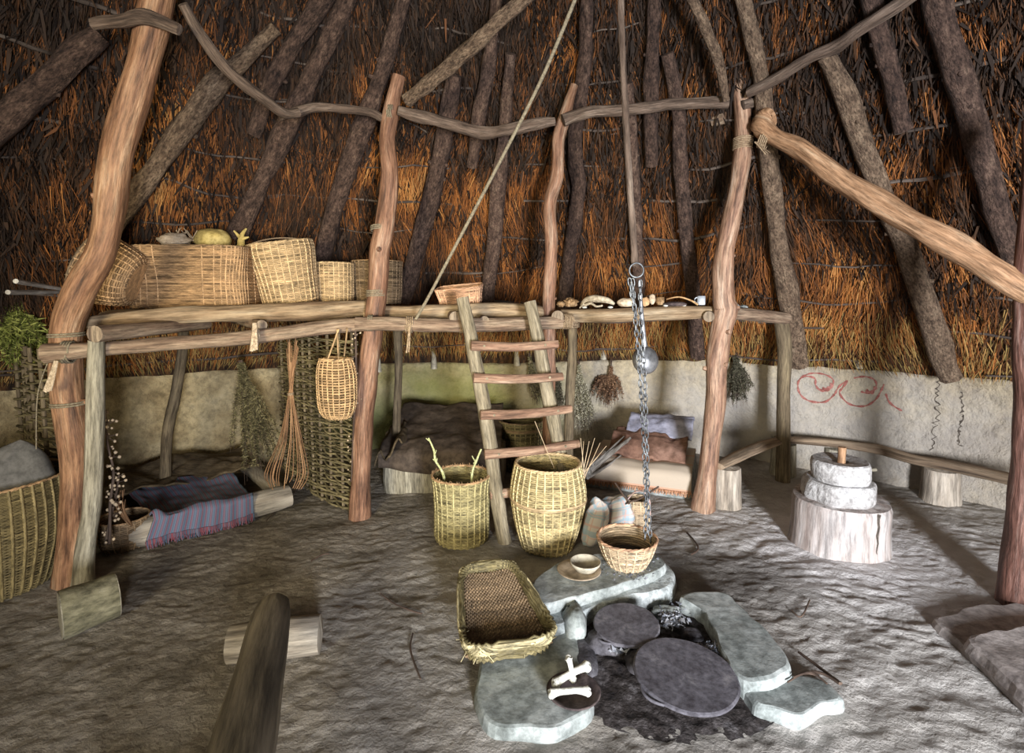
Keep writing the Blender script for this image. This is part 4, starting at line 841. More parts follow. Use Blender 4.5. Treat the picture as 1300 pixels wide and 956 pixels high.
# --- tray basket on the hearth edge: tilted rectangular cradle
ty0 = G(648, 862, .03); A_ = np.array([ty0[0] + .005, ty0[1] + .05, .085])       # near end
Bp = D(618, 724, 2.62)                                                                   # far end, raised
axisL = Bp - A_; Ln = np.linalg.norm(axisL); e2 = axisL / Ln; e1 = np.cross(e2, [0, 0, 1]); e1 /= np.linalg.norm(e1); e1 = e1; e3 = np.cross(e1, e2)
def halfw(v): return .215 + (.142 - .215) * min(1, max(0, v)) ** .8
def tpt(x, v, h): # x -1..1 across, v 0..1 along, h above bottom
    return A_ + e2 * (v * Ln) + e1 * (x * halfw(v)) + e3 * h
t = thing('cradle_basket', 'long rectangular basket lying tilted with its woven hollow facing forward', 'basket', tuple(A_))
bot = lambda u, v: tpt((u - .5) * 1.80, .06 + .90 * v, .012 - .012 * math.sin(v * math.pi) - .012 * math.sin(u * math.pi))
m = MB(); weave(m, bot, 17, 46, .0085, .006, closed=False, over=2, amp=.008, jit=.004); m.build('woven_floor', M['w_brown'], t)
def rimline(w):  # w around 0..1 : rounded rectangle
    a = w * 2 * math.pi; c, s = math.cos(a), math.sin(a); e = 2 / 5.0
    return math.copysign(abs(c) ** e, c), .5 + .5 * math.copysign(abs(s) ** e, s)
def side_(u, v):
    x, vv = rimline(u); dep = .055 + .055 * (1 - vv) ** 2
    return tpt(x * (.93 + .10 * v), .5 + (vv - .5) * (.96 + .07 * v), -.01 + dep * v)
m = MB(); weave(m, side_, 41, 9, .009, .005, over=2, amp=.007); m.build('woven_side', M['w_olive_dark'], t)
def rimband(lo, hi, mt, nm, rr_=.0065, cnt=5):
    m = MB()
    for k in range(cnt):
        P = []
        for i in range(110):
            u = i / 110; wv = math.sin(i * .9 + k * 2 * math.pi / cnt); p = side_(u, min(1, lo + (hi - lo) * (.5 + .42 * math.sin(i * .45 + k * 2 * math.pi / cnt)))); x, vv = rimline(u)
            o_ = e1 * x + e2 * (vv - .5) * 2; o_ /= np.linalg.norm(o_); P.append(p + o_ * (.006 + .006 * wv))
        m.tube(P, rr_, 6, caps=False, closed=True)
    m.build(nm, mt, t)
rimband(.45, 1.0, M['w_band'], 'rim', .0058, 8)
m = MB()
for k in range(26):
    u = .5 + random.uniform(0, .5); p = side_(u, .5); m.tube([p, p + np.array([random.uniform(-.04, .04), random.uniform(-.03, 0), random.uniform(-.05, .03)])], .0018, 4)
m.build('loose_ends', M['w_band'], t)

# ================================================================== HEARTH
def poly(pts, h): return [G(x, y, h)[:2] for x, y in pts]
hs = thing('hearth_slab', 'pale grey stone slab with plate, bowl and small basket on it', 'slab', tuple(G(770, 760)))
m = MB(); m.slab(poly([(676, 736), (706, 714), (762, 701), (835, 703), (846, 716), (838, 724), (790, 742), (738, 757), (690, 768), (680, 766)], .14), .085, .14, .012, .008, 3); m.build('top_slab', M['stone'], hs)
m = MB(); m.slab(poly([(678, 775), (680, 742), (706, 725), (800, 700), (848, 712), (860, 735), (856, 748), (800, 757), (757, 768), (735, 780), (712, 796), (692, 800)], .085), -.02, .088, .02, .012, 5); m.build('lower_slab', M['stone_side'], hs)
m = MB(); m.slab(poly([(600, 880), (612, 820), (660, 775), (705, 768), (728, 800), (748, 850), (752, 900), (700, 925), (620, 920)], .05), -.02, .045, .015, .006, 7); solo('hearth_stone', m, M['stone'], 'flat stone on the ground under the tilted cradle basket', 'stone')
hs2 = MB(); hs2.slab(poly([(858, 756), (872, 748), (922, 750), (945, 772), (975, 800), (1003, 832), (1006, 850), (985, 862), (945, 868), (930, 850), (915, 822), (905, 795), (893, 772)], .09), -.02, .09, .018, .008, 9)
solo('kerb_stone', hs2, M['stone'], 'long smooth grey stone bounding the fire pit on the right', 'stone')
m = MB()
def f(u, v):
    a = u * 2 * math.pi; r = v; x = .66 + .52 * r * math.cos(a); y = 2.24 + .46 * r * math.sin(a)
    return np.array([x, y, .028 * (1 - r ** 2) + .02 * mnoise.noise(Vector((x * 9, y * 9, 0))) * (1 - r) + .012 * mnoise.noise(Vector((x * 30, y * 30, 0))) - .004])
m.grid(f, 90, 40, closed=True); solo('ash_bed', m, M['ash'], 'black ash and charcoal bed of the open fire pit', 'ash', kind='stuff')
def disc(c, r, th, tilt, mt, label, name='griddle_stone', seed=0, loop=True):
    t = thing(name, label, 'griddle', tuple(c)); Rm = rotm(*tilt)
    m = MB(); rs = []
    for k, z in ((.9, -th), (1.0, -th * .6), (1.0, -th * .2), (.965, 0), (.7, .0), (.35, .0), (.1, .0)):
        rs.append([np.array(c) + Rm @ np.array([r * k * (1 + .03 * mnoise.noise(Vector((math.cos(a) * 2 + seed, math.sin(a) * 2, 0)))) * math.cos(a), r * k * (1 + .03 * mnoise.noise(Vector((math.cos(a) * 2 + seed, math.sin(a) * 2, 0)))) * math.sin(a), z]) for a in np.arange(56) * 2 * math.pi / 56])
    m.loft(rs); m.build('plate', mt, t)
    m = MB(); a0 = math.radians(215)
    m.tube([np.array(c) + Rm @ np.array([(r + .018 * math.sin(s)) * math.cos(a0 + (s - 1.57) * .18), (r + .018 * math.sin(s)) * math.sin(a0 + (s - 1.57) * .18), -th * .4]) for s in np.linspace(0, math.pi, 9)], .006, 7); m.build('lug_handle', mt, t)
disc(G(795, 791, .10), .148, .02, (4, -3, 0), M['iron'], 'rear dark round griddle plate over the fire pit', seed=1)
disc(G(870, 853, .09), .205, .022, (3, 2, 0), M['iron'], 'larger front dark round griddle plate over the fire pit', seed=5)
def rock(px, py, h, r, label, mt='stone_dark', seed=0, sq=.8, name='hearth_rock'):
    c = G(px, py, h); m = MB(); m.blob(c, r, .20, 1.4, seed, zmin=.0, squash=sq); solo(name, m, M[mt], label, 'rock')
rock(729, 794, .05, [.055, .10, .085], 'upright grey rock between the slab and the rear griddle', 'stone', 11)
rock(768, 818, .03, [.085, .06, .05], 'cracked dark rock under the front edge of the rear griddle', 'stone_dark', 12, .6)
rock(742, 838, .02, [.05, .12, .03], 'long low sooty rock left of the fire pit', 'stone_dark', 13)
rock(846, 778, .03, [.07, .04, .03], 'small grey rock behind the rear griddle', 'stone', 14)
rock(878, 808, .02, [.05, .04, .03], 'dark rock between the two griddles, nearest the kerb stone', 'stone_dark', 16)
rock(812, 842, .03, [.06, .06, .045], 'round sooty rock left of the front griddle', 'stone_dark', 17)
rock(890, 880, .02, [.12, .07, .05], 'dark rock propping the near side of the front griddle', 'stone_dark', 18)
m = MB()
for cx_, cy_, n_, sx, sy in ((852, 785, 260, 13, 11), (905, 825, 200, 12, 6), (792, 825, 60, 12, 5)):
    for _ in range(n_):
        p = G(random.gauss(cx_, sx * .6), random.gauss(cy_, sy * .6), .05); s_ = random.uniform(.004, .012)
        d = rng.normal(0, 1, (4, 3)) * s_; d[:, 2] = np.abs(d[:, 2]) * .7
        m.tri(p + d, [[0, 1, 2], [0, 2, 3], [0, 3, 1], [1, 3, 2]], random.random())
solo('ash_flakes', m, M['ashflake'], 'pale blue grey ash flakes scattered between the griddles and the kerb stone', 'ash', kind='stuff')
m = MB()
for _ in range(260):
    x = random.gauss(797, 22); y = random.gauss(722, 9) ; p = G(x, y, .142)
    if y > 742 or x > 838 or x < 762: continue
    s_ = random.uniform(.003, .008); d = rng.normal(0, 1, (4, 3)) * s_; d[:, 2] = np.abs(d[:, 2]) * .5; m.tri(p + d, [[0, 1, 2], [0, 2, 3], [0, 3, 1], [1, 3, 2]], random.random() * .6)
solo('ash_crumbs', m, M['ashflake'], 'dark and pale ash crumbs on the slab round the small basket', 'ash', kind='stuff')
def bowl(c, rs_, label, mt, name='bowl', cat='bowl'):
    m = MB(); m.loft([[np.array(c) + np.array([r * math.cos(a), r * math.sin(a), z]) for a in np.arange(48) * math.pi / 24] for r, z in rs_], smooth=True); return solo(name, m, M[mt], label, cat)
pc = G(735, 727, .146)
bowl(pc, ((.06, 0), (.085, .004), (.115, .018), (.112, .021), (.08, .009), (.01, .008)), 'shallow tan clay plate under the bowl on the slab', 'clay_brown', 'plate', 'plate')
bowl(pc + np.array([.035, .012, .009]), ((.04, 0), (.055, .006), (.078, .036), (.081, .048), (.076, .048), (.070, .034), (.045, .010), (.008, .008)), 'small pale clay bowl resting on the tan plate', 'clay')
# bleached bones at the very front, lying in a dark dish
bowl(G(728, 885, .047), ((.05, 0), (.08, .008), (.105, .03), (.10, .034), (.07, .014), (.01, .010)), 'wide dark dish of bones in front of the cradle basket', 'darkhorn', 'bone_dish', 'dish')
dc = G(728, 885, .047)
for A1_, B1_, rr_, lab in [((-.09, .06, .05), (.04, .11, .085), .013, 'bleached bone with knobbed ends lying across the dark front dish, pointing right'), ((-.02, .08, .055), (-.035, .10, .125), .010, 'short bleached bone standing up in the dark front dish'), ((-.11, .01, .05), (.03, .02, .05), .011, 'bleached bone lying nearest the front of the dark dish')]:
    A1_, B1_ = dc + A1_ + [.02, -.055, 0], dc + B1_ + [.02, -.055, 0]; m = MB(); tt = np.linspace(0, 1, 14)
    m.tube([A1_ + (B1_ - A1_) * t_2 + np.array([0, 0, .008 * math.sin(t_2 * 3)]) for t_2 in tt], [rr_ * (1 + .7 * abs(2 * t_2 - 1) ** 4) for t_2 in tt], 12, lump=.25)
    for e in (A1_, B1_):
        for dx in (-1, 1): m.blob(e + np.array([0, dx * rr_ * .8, 0]), [rr_ * 1.15] * 3, .15, 2, dx + 3, 12, 8)
    solo('bone', m, M['bone_white'], lab, 'bone')
m = MB(); m.slab(poly([(938, 868), (965, 856), (1010, 855), (1050, 862), (1070, 885), (1020, 905), (960, 895)], .05), -.02, .05, .015, .01, 21); solo('flat_hearth_stone', m, M['stone'], 'pale flat stone at the bottom edge below the kerb stone', 'stone')
for k, (a, b) in enumerate([((1014, 828), (1068, 868)), ((1030, 852), (1066, 868)), ((1000, 866), (1040, 858)), ((1008, 860), (1050, 868))]):
    m = MB(); P = [G(*a, .02 + .02 * (k > 1) + .012 * k), (G(*a, .03) + G(*b, .03)) / 2 + np.array([0, 0, .012 * k]), G(*b, .045 + .006 * k)]; m.tube(smooth(P, 4), .006 if k < 2 else .004, 7, lump=.3)
    solo('dark_stick', m, M['twig'], ['long charred stick slanting towards the bottom right', 'short charred stick beside the long slanting one', 'thin charred stick lying left on the pale flat stone', 'thin charred stick lying right on the pale flat stone'][k], 'stick')

# chain, ring, ladle
tch = thing('hearth_chain', 'long doubled metal chain hanging from a ring into the small basket', 'chain', tuple(D(808, 345, 2.84)))
m = MB(); rc = D(808, 343, 2.84); rr_ = wr(9, rc); m.tube([rc + np.array([rr_ * math.cos(a), .004 * math.sin(2 * a), rr_ * math.sin(a)]) for a in np.linspace(0, 2 * math.pi, 28, endpoint=False)], .005, 7, caps=False, closed=True, ref=(0, 1, 0)); m.build('ring', M['chain'], tch)
def linkmesh(P, axis, tw, L_, W_, r):
    ax = axis / np.linalg.norm(axis); u = np.cross(ax, [0, 1, 0]); u /= np.linalg.norm(u); v = np.cross(ax, u); s_ = u * math.cos(tw) + v * math.sin(tw); m = MB()
    m.tube([P + ax * (L_ * math.sin(a) * (1 if abs(math.sin(a)) < .99 else 1)) + s_ * W_ * math.copysign(abs(math.cos(a)) ** .6, math.cos(a)) for a in np.linspace(0, 2 * math.pi, 16, endpoint=False)], r, 5, caps=False, closed=True, ref=np.cross(ax, s_)); return m
for (pts_, n_) in (([(803, 354), (806, 400), (812, 470), (817, 560), (820, 640), (819, 684)], 42), ([(813, 356), (813, 400), (818, 470), (821, 560), (823, 640), (826, 688)], 42), ([(799, 354), (803, 378), (808, 400)], 6)):
    P = smooth([D(x, y, 2.84 if i < 5 else 2.80) for i, (x, y) in enumerate(pts_)], 30); LL = np.r_[0, np.cumsum(np.linalg.norm(np.diff(P, axis=0), axis=1))]
    for k in range(n_):
        s_ = LL[-1] * (k + .5) / n_; i = min(np.searchsorted(LL, s_), len(P) - 1); i = max(i, 1); half = LL[-1] / n_ * .66
        linkmesh(P[i], P[i] - P[i - 1], (k % 2) * math.pi / 2 + .5, half, .0095, .0036).build('link', M['chain'], tch)
t = thing('ladle', 'steel ladle with a round shiny pan hanging by its long handle behind the chain', 'ladle', tuple(D(820, 457, 2.9)))
pc_ = D(820, 457, 2.94); rp_ = wr(18, pc_); m = MB(); Rm = rotm(78, 0, 12)
m.loft([[pc_ + Rm @ np.array([rp_ * k * math.cos(a), rp_ * k * math.sin(a), z]) for a in np.arange(40) * math.pi / 20] for k, z in ((.02, .036), (.5, .032), (.85, .016), (1.0, -.006), (.97, -.008), (.8, .010), (.45, .025), (.02, .030))], smooth=True); m.build('pan', M['steel'], t)
m = MB(); m.tube(smooth([D(812, 356, 2.90), D(815, 400, 2.91), D(819, 440, 2.92)], 6), np.linspace(.007, .014, 13), 8, flat=.4); m.build('handle', M['steel'], t)

# ================================================================== LOG SEATS, LOG BLOCK, STONES
t = thing('log_block', 'short thick mossy log block lying before the crooked left post', 'log', tuple(G(100, 795)))
Pa, Pb = G(50, 826, 0), G(132, 794, 0); Pa = Pa + np.array([.02, .10, .105]); Pb = Pb + np.array([0, .09, .105])
m = MB(); n_ = 9; ring = lambda p, k: [p + k * (np.array([-.62, .62, 0]) * .135 * math.cos(a) + np.array([0, 0, 1]) * .108 * math.copysign(abs(math.sin(a)) ** .9, math.sin(a))) for a in np.arange(30) * math.pi / 15]
m.loft([ring(Pa + (Pb - Pa) * s, 1 - .06 * s + .02 * math.sin(s * 9)) for s in np.linspace(0, 1, n_)], smooth=True, cap0=False, cap1=False); m.build('bark_side', M['logmoss'], t)
for s, nm in ((0, 0), (1, 1)):
    e = MB(); q = Pa + (Pb - Pa) * s; d = (Pb - Pa) / np.linalg.norm(Pb - Pa) * (.004 if s else -.004); e.loft([ring(q - d * 2, .93), ring(q + d, .94), ring(q + d, .5), ring(q + d, .05)]); e.build('sawn_end', M['greypole'], t)
t = thing('log_bench', 'dark half log bench resting on a cross log in the left foreground', 'bench', tuple(G(340, 860)))
Pa = D(347, 768, 2.13); Pq = G(326, 866, Pa[2]); Pb = Pa + (Pq - Pa) * (1.25 / np.linalg.norm(Pq - Pa))
m = MB(); P = [Pa + (Pb - Pa) * s for s in np.linspace(0, 1, 16)]; Rr = [.075 + .022 * s if s > .02 else .066 for s in np.linspace(0, 1, 16)]
m.tube(P, Rr, 20, flat=.75, lump=.10); m.build('seat', M['logdark'], t)
for yy, k in ((G(340, 828)[1] + .0, 0), (1.0, 1)):
    ea, eb = G(280, 858, 0), G(399, 842, 0); ea[1] += .08; eb[1] += .08
    if k: ea[1] -= 1.0; eb[1] -= 1.0; ea[0] += .1; eb[0] += .1
    ea[2] = eb[2] = .083; m = MB(); m.tube([ea, (ea + eb) / 2, eb], [.080, .086, .084], 18, lump=.08); o = m.build('cross_log', M['crosslog'], t)
    
m = MB(); m.slab(poly([(1178, 782), (1235, 766), (1330, 762), (1400, 800), (1420, 870), (1330, 900), (1262, 850), (1225, 815)], .04), -.03, .035, .02, .012, 31); solo('floor_slab', m, M['floorstone'], 'low grey slab bulging from the floor at the foot of the right edge post', 'slab')
m = MB(); m.slab(poly([(1218, 808), (1300, 792), (1420, 800), (1440, 905), (1340, 915), (1262, 845)], .07), .0, .075, .03, .015, 33); solo('floor_slab', m, M['floorstone'], 'second grey floor slab in the bottom right corner, overlapping the first', 'slab')

# ================================================================== BENCH AND QUERN
bench = thing('wall_bench', 'low two part plank bench on stumps curving along the right wall', 'bench', tuple(G(1000, 603)))
m = pole([(D(912, 592, 3.86), .05), (D(930, 583, 3.98), .058), (D(965, 567, 4.32), .065), (D(1000, 556, 4.66), .05)], 14, 5, .12, .5); m.build('seat_plank', M['benchwood'], bench)
m = pole([(D(985, 558, 4.68), .055), (D(1040, 561, 4.62), .06), (D(1110, 570, 4.42), .07), (D(1160, 583, 4.2), .07), (D(1210, 592, 3.95), .075), (D(1260, 603, 3.7), .075), (D(1330, 620, 3.35), .075)], 14, 5, .12, .55); m.build('seat_plank', M['benchwood'], bench)
def stump(px0, px1, pyb, ptop, Y, label, mt='stump'):
    c = (px0 + px1) / 2; g = G(c, pyb); r = (px1 - px0) / 2 * depth(g) / FPX; h = D(c, ptop, g[1])[2]; g = g + np.array([0, r * .7, 0])
    m = MB(); m.tube([g + [0, 0, -.02], g + [0, 0, h * .3], g + [0, 0, h * .8], g + [0, 0, h]], [r * 1.08, r, r * .96, r * .93], 20, lump=.12); return m.build('stump_leg', M[mt], bench)
stump(908, 944, 646, 597, 0, 'x'); stump(984, 1015, 604, 566, 0, 'x', 'greypole'); stump(1052, 1080, 602, 572, 0, 'x', 'greypole'); stump(1184, 1226, 640, 600, 0, 'x')
q = thing('rotary_quern', 'two tier white stone hand mill with an upright wooden handle', 'quern', tuple(D(1093, 640, 3.4)))
g = G(1097, 713); rs_ = .285; sc_ = g + np.array([0, rs_ * .93, 0]); sh = D(1097, 652, g[1])[2]
m = MB(); P = [sc_ + [0, 0, z] for z in (-.02, sh * .1, sh * .5, sh * .9, sh)]; m.tube(P, [rs_ * 1.03, rs_, rs_ * .97, rs_ * .97, rs_ * .94], 48, lump=.07)
st = solo('quern_stump', m, M['dustwood'], 'broad flour dusted tree stump under the white hand mill', 'stump')
mc = MB(); a0 = math.radians(-76)
mc.tube([sc_ + np.array([(rs_ * .97 + .002) * math.cos(a0 + .015 * math.sin(z * 20)), (rs_ * .97 + .002) * math.sin(a0 + .015 * math.sin(z * 20)), z * sh]) for z in np.linspace(.05, .98, 12)], [.004, .005, .006, .006, .007, .007, .008, .008, .009, .009, .010, .011], 6); o = mc.build('split', M['crack'], parent=None, base=tuple(st.location)); o.parent = st; o.location = (0, 0, 0)
h1 = sh + .125; h2 = h1 + .125; qc = sc_ + np.array([-.02, -.01, 0])
def tier(c, r, z0, z1, lump, n=44, hole=None):
    m = MB(); rs2 = []
    for k, z in ((.97, z0), (1.02, z0 + (z1 - z0) * .2), (1.01, z0 + (z1 - z0) * .75), (.97, z1 - .008), (.92, z1), (.5, z1 - .004), (.3, z1 - .01), (.28, z1 - .03), (.05, z1 - .03)):
        rs2.append([np.array([c[0], c[1], 0]) + np.array([r * k * (1 + lump * mnoise.noise(Vector((math.cos(a) * 2, math.sin(a) * 2, z * 8)))) * math.cos(a), r * k * (1 + lump * mnoise.noise(Vector((math.cos(a) * 2, math.sin(a) * 2, z * 8)))) * math.sin(a), z]) for a in np.arange(n) * 2 * math.pi / n])
    m.loft(rs2, smooth=False); return m
tier(qc, .205, sh, h1, .10).build('lower_stone', M['quern'], q)
tier(qc + np.array([.005, 0, 0]), .168, h1, h2, .07).build('upper_stone', M['quern'], q)
m = MB(); hp = qc + np.array([-.02, -.05, h2 - .03]); m.tube([hp, hp + [0, 0, .06], hp + [0, 0, .125]], [.024, .022, .024], 14); m.build('upright_handle', M['brace'], q)
m = MB(); m.tube([qc + [.14, 0, h1 + .055], qc + [.235, .0, h1 + .058]], .012, 9); m.build('side_peg', M['greypole'], q)

# ================================================================== BEDS
def cloth(name, f, nu, nv, mt, label, parent=None, th=.012, cat='blanket'):
    m = MB(); m.grid(f, nu, nv)
    if parent is None: o = solo(name, m, mt, label, cat)
    else: o = m.build(name, mt, parent)
    s = o.modifiers.new('thickness', 'SOLIDIFY'); s.thickness = th; s.offset = -1
    return o
def fbm(x, y, s=1, seed=0): return mnoise.noise(Vector((x * s + seed, y * s, seed))) + .5 * mnoise.noise(Vector((x * s * 2.1, y * s * 2.1, seed + 5)))
# left bed
FL, FR, BR, BL = G(168, 700), G(368, 648), G(300, 590), G(140, 640)
FL[2] = FR[2] = 0; u_ = (FR - FL); n_ = np.array([-u_[1], u_[0], 0]) / np.linalg.norm(u_)
bw = 1.05
t = thing('log_framed_bed', 'low bed of pale logs in front of the left wall', 'bed', tuple(FL))
m = MB(); P = [FL + u_ * s + [0, 0, .085] + n_ * .06 for s in np.linspace(-.02, 1.02, 12)]; m.tube(P, [.075, .09, .088, .084, .082, .08, .08, .083, .086, .088, .088, .082], 18, lump=.12); m.build('front_log', M['crosslog'], t)
m = MB(); P = [FL + n_ * (s * bw + .0) + [0, 0, .07] - u_ / np.linalg.norm(u_) * .02 for s in np.linspace(.02, 1, 8)]; m.tube(P, .07, 14, lump=.12); m.build('side_log', M['crosslog'], t)
m = MB(); P = [FR + n_ * (s * bw) + [0, 0, .07] for s in np.linspace(.15, 1, 8)]; m.tube(P, .065, 14, lump=.12); m.build('side_log', M['crosslog'], t)
m = MB(); m.slab([FL + n_ * .1, FR + n_ * .1, FR + n_ * bw, FL + n_ * bw], -.01, .05, .03, .02, 4); m.build('filling', M['soil'], t)
U = u_ / np.linalg.norm(u_); LU = np.linalg.norm(u_)
cloth('dark_blanket', lambda u, v: FL + U * (.0 + u * (LU + .02)) + n_ * (.62 + v * (bw - .52)) + [0, 0, .17 + .07 * v + .06 * abs(fbm(u * 3, v * 2, 1.3, 3)) * (1 - .3 * v) + .03 * math.sin(u * 9 + v * 4)], 60, 36, M['clothbrown'], 'dark brown crumpled blanket at the back of the left bed')
def stripf(u, v):
    s = v * .98 - .17  # distance from the front log inward; negative hangs down
    k0 = max(0, s); p = FL + U * (LU * (.07 + .66 * u + (.12 * u - .07) * min(1, max(0, s) * 6)) + .10 * math.sin(v * 3) * (1 - u))
    if s < 0: return p + n_ * (-.045 + .006 * math.sin(u * 40)) + [0, 0, .185 + s * .85 + .01 * math.sin(u * 7)]
    k = min(1, s / .08); return p + n_ * (-.03 + s * 1.0) + [0, 0, .185 + .012 * math.sin(k * 3) - .06 * max(0, min(1, (s - .05) / .14)) + .022 * fbm(u * 2.5, s * 4, 1.5, 8) + .16 * max(0, s - .45) + .03 * math.exp(-((u - .05) / .06) ** 2)]
o = cloth('striped_blanket', stripf, 70, 60, M['stripe'], 'blue and red striped wool blanket spread over the front of the left bed')
m = MB()
for k in range(170):
    u = k / 169; p = stripf(u, 0.0) - n_ * .006; q2 = p + U * random.uniform(-.008, .008) + np.array([0, 0, -random.uniform(.025, .05)]); q2[2] = max(q2[2], .003)
    m.tube([p + np.array([0, 0, .02]), p, q2], [.003, .003, .0022], 4, rnd=random.random())
f_ = m.build('fringe', M['fringe_rb'], parent=None, base=tuple(o.location)); f_.parent = o; f_.location = (0, 0, 0)
# back bed
X0, X1, Y0_, Y1_ = D(487, 628, 4.2)[0], -.16, 4.2, 5.25
def bedbox(x0, x1, y0, y1, h): return [(x0, y0), (x1, y0), (x1, y1), (x0, y1)]
t = thing('box_bed', 'raised box bed with pale front boards against the green stained wall', 'bed', (X0, Y0_, 0))
m = MB(); m.slab([(X0, Y0_), (-.10, Y0_ + .05), (-.02, 5.1), (X0 + .05, 5.2)], -.02, .30, .015, .008, 5, n=80); m.build('base_box', M['greypole'], t)
def bb(u, v):
    x = X0 - .03 + (.98) * u; s = v * 1.2 - .10
    if s < 0: return np.array([x, Y0_ - .035 + .01 * math.sin(u * 25), .33 + s * (1.1 + .5 * math.sin(u * 4) ** 2)])
    return np.array([x, Y0_ - .03 + s * .92, .34 + .05 * min(1, s / .2) + .12 * s * s + .035 * fbm(u * 3, v * 3, 1.4, 3)])
cloth('brown_blanket', bb, 50, 40, M['clothdark'], 'dark brown blanket spread over the box bed behind the olive basket')
def bb2(u, v):
    x = X0 - .06 + .22 * u; return np.array([x, Y0_ - .06 + .05 * math.sin(u * 8) + .7 * v, .40 - .16 * (1 - u) ** 2 * (1 - v) + .05 * math.sin(u * 9 + v * 3) + .03 * fbm(u * 4, v * 4)])
cloth('folded_fur', bb2, 24, 24, M['clothbrown'], 'folded brown cover bunched at the left corner of the box bed', cat='cover')
# right bed
RA, RB = G(742, 618), G(884, 637); RA[2] = RB[2] = 0; ur = RB - RA; Lr = np.linalg.norm(ur); UR = ur / Lr; nr = np.array([-UR[1], UR[0], 0])
t = thing('side_bed', 'low bed with folded blankets between the barrel basket and the tan post', 'bed', tuple(RA))
m = MB(); m.slab([RA + nr * .03 - UR * .05, RB + nr * .03 - UR * .04, RB + nr * .95 - UR * .04, RA + nr * .75 - UR * .0], -.02, .17, .02, .01, 9); m.build('base_box', M['stone'], t)
def rb(u, v):
    s = v * 1.05 - .16; p = RA + UR * (.02 + u * (Lr - .06))
    if s < 0: return p + nr * (.0) + [0, 0, .20 + s * .95]
    return p + nr * (.02 + s * .72) + [0, 0, .205 + .03 * min(1, s / .1) + .012 * fbm(u * 3, v * 3)]
o = cloth('beige_blanket', rb, 50, 40, M['beige'], 'beige blanket with a rust fringe on the right bed front', th=.02)
m = MB()
for k in range(120):
    u = k / 119; p = rb(u, .0) - nr * .012; m.tube([p + np.array([0, 0, .02]), p + UR * random.uniform(-.01, .01) + [0, 0, -random.uniform(.008, .022)]], .003, 4, rnd=random.random())
f_ = m.build('fringe', M['fringe_or'], parent=None, base=tuple(o.location)); f_.parent = o; f_.location = (0, 0, 0)
def rb2(u, v):
    p = RA + UR * (.16 + u * (Lr - .26)) + nr * (.17 + v * .45); return p + [0, 0, .255 + .13 * math.sin(min(1, v * 1.6) * 1.5) + .03 * fbm(u * 3, v * 2, 1.5, 6) - .03 * u]
cloth('rust_hide', rb2, 40, 30, M['clothpink'], 'rust brown hide folded over the beige blanket', th=.03, cat='hide')
def rb3(u, v):
    p = RA + UR * (.25 + u * (Lr - .32)) + nr * (.50 + v * .42); return p + [0, 0, .36 + .12 * math.sin(v * 2.2) + .02 * fbm(u * 3, v * 3, 1.2, 9)]
cloth('lilac_cloth', rb3, 40, 30, M['clothblue'], 'pale lilac cloth at the back of the right bed by the wall', th=.03, cat='cloth')
for k, (a, b) in enumerate([((744, 602), (800, 556)), ((748, 598), (797, 560)), ((750, 604), (795, 572)), ((752, 590), (792, 554)), ((746, 607), (788, 580))]):
    m = MB(); A_1 = D(*a, 4.02); B_1 = D(*b, 4.45 + .03 * k); P = smooth([A_1, (A_1 + B_1) / 2 + np.array([0, 0, .02 * math.sin(k * 2)]), B_1], 6); m.tube(P, np.linspace(.022, .009, 13) * (1.2 if k < 2 else .6), 9, lump=.3)
    solo('driftwood_stick', m, M['driftwood'], ['thickest grey driftwood stick leaning on the right bed', 'second thick driftwood stick just under the thickest one', 'thin driftwood stick on the lower side of the pile on the right bed', 'thin driftwood stick highest on the pile at the right bed', 'thin driftwood stick lowest on the pile at the right bed'][k], 'stick')

# cloth bags by the barrel basket
def bag(c, r, mt, label, seed, lean=0.0, name='cloth_bag'):
    m = MB()
    def f(u, v):
        a = u * 2 * math.pi; b = v; prof_ = math.sin(min(1, b * 1.15 + .08) * math.pi) ** .55 if b < .8 else max(.18, .52 - (b - .8) * 1.6)
        k = prof_ * (1 + .10 * math.sin(a * 4 + seed) * b + .10 * mnoise.noise(Vector((math.cos(a) * 1.5, math.sin(a) * 1.5, b * 2 + seed))))
        return np.array(c) + [r[0] * k * math.cos(a) + lean * b, r[1] * k * math.sin(a), r[2] * b]
    m.grid(f, 40, 26, closed=True); return solo(name, m, mt, label, 'bag')
def sack(c, r, lean, label, seed):
    m = MB(); Rm = rotm(0, lean, 0)
    def f(u, v):
        a = u * 2 * math.pi; b = (v - .5) * math.pi; d = np.array([math.cos(a) * math.cos(b), math.sin(a) * math.cos(b), math.sin(b)]); d = np.sign(d) * np.abs(d) ** .75
        k = 1 + .22 * nz(d, 1.3, seed) + .06 * math.sin(a * 5 + seed) * math.cos(b) + .05 * nz(d, 4, seed)
        p = np.array(c) + Rm @ (d * np.array(r) * k); p[2] = max(p[2], 0); return p
    m.grid(f, 44, 30, closed=True); solo('cloth_bag', m, M['plaid'], label, 'bag')
sack(G(757, 698) + [0, .09, .13], [.075, .07, .15], 14, 'brown shaded plaid cloth bag squeezed against the barrel basket', 2)
sack(G(785, 684) + [0, .08, .14], [.115, .08, .11], -8, 'wider plaid cloth bag behind the small hearth basket', 5)
t_ = basket('twine_basket', 'small pale twine basket with blue cloth straps beside the plaid bags', G(812, 676) + [0, .09, 0], [(0, .065), (.06, .085), (.16, .08), (.2, .072)], 21, 22, M['w_pale'], M['w_pale'], rim=.006, sr=.004)[0]
m = MB(); cb = G(812, 676) + [0, .09, 0]
m.tube(smooth([cb + [-.07, -.02, .2], cb + [-.03, -.04, .26], cb + [.03, -.04, .265], cb + [.075, -.03, .2], cb + [.085, -.03, .10]], 6), .012, 8, flat=.4); m.build('strap', M['plaid'], t_)
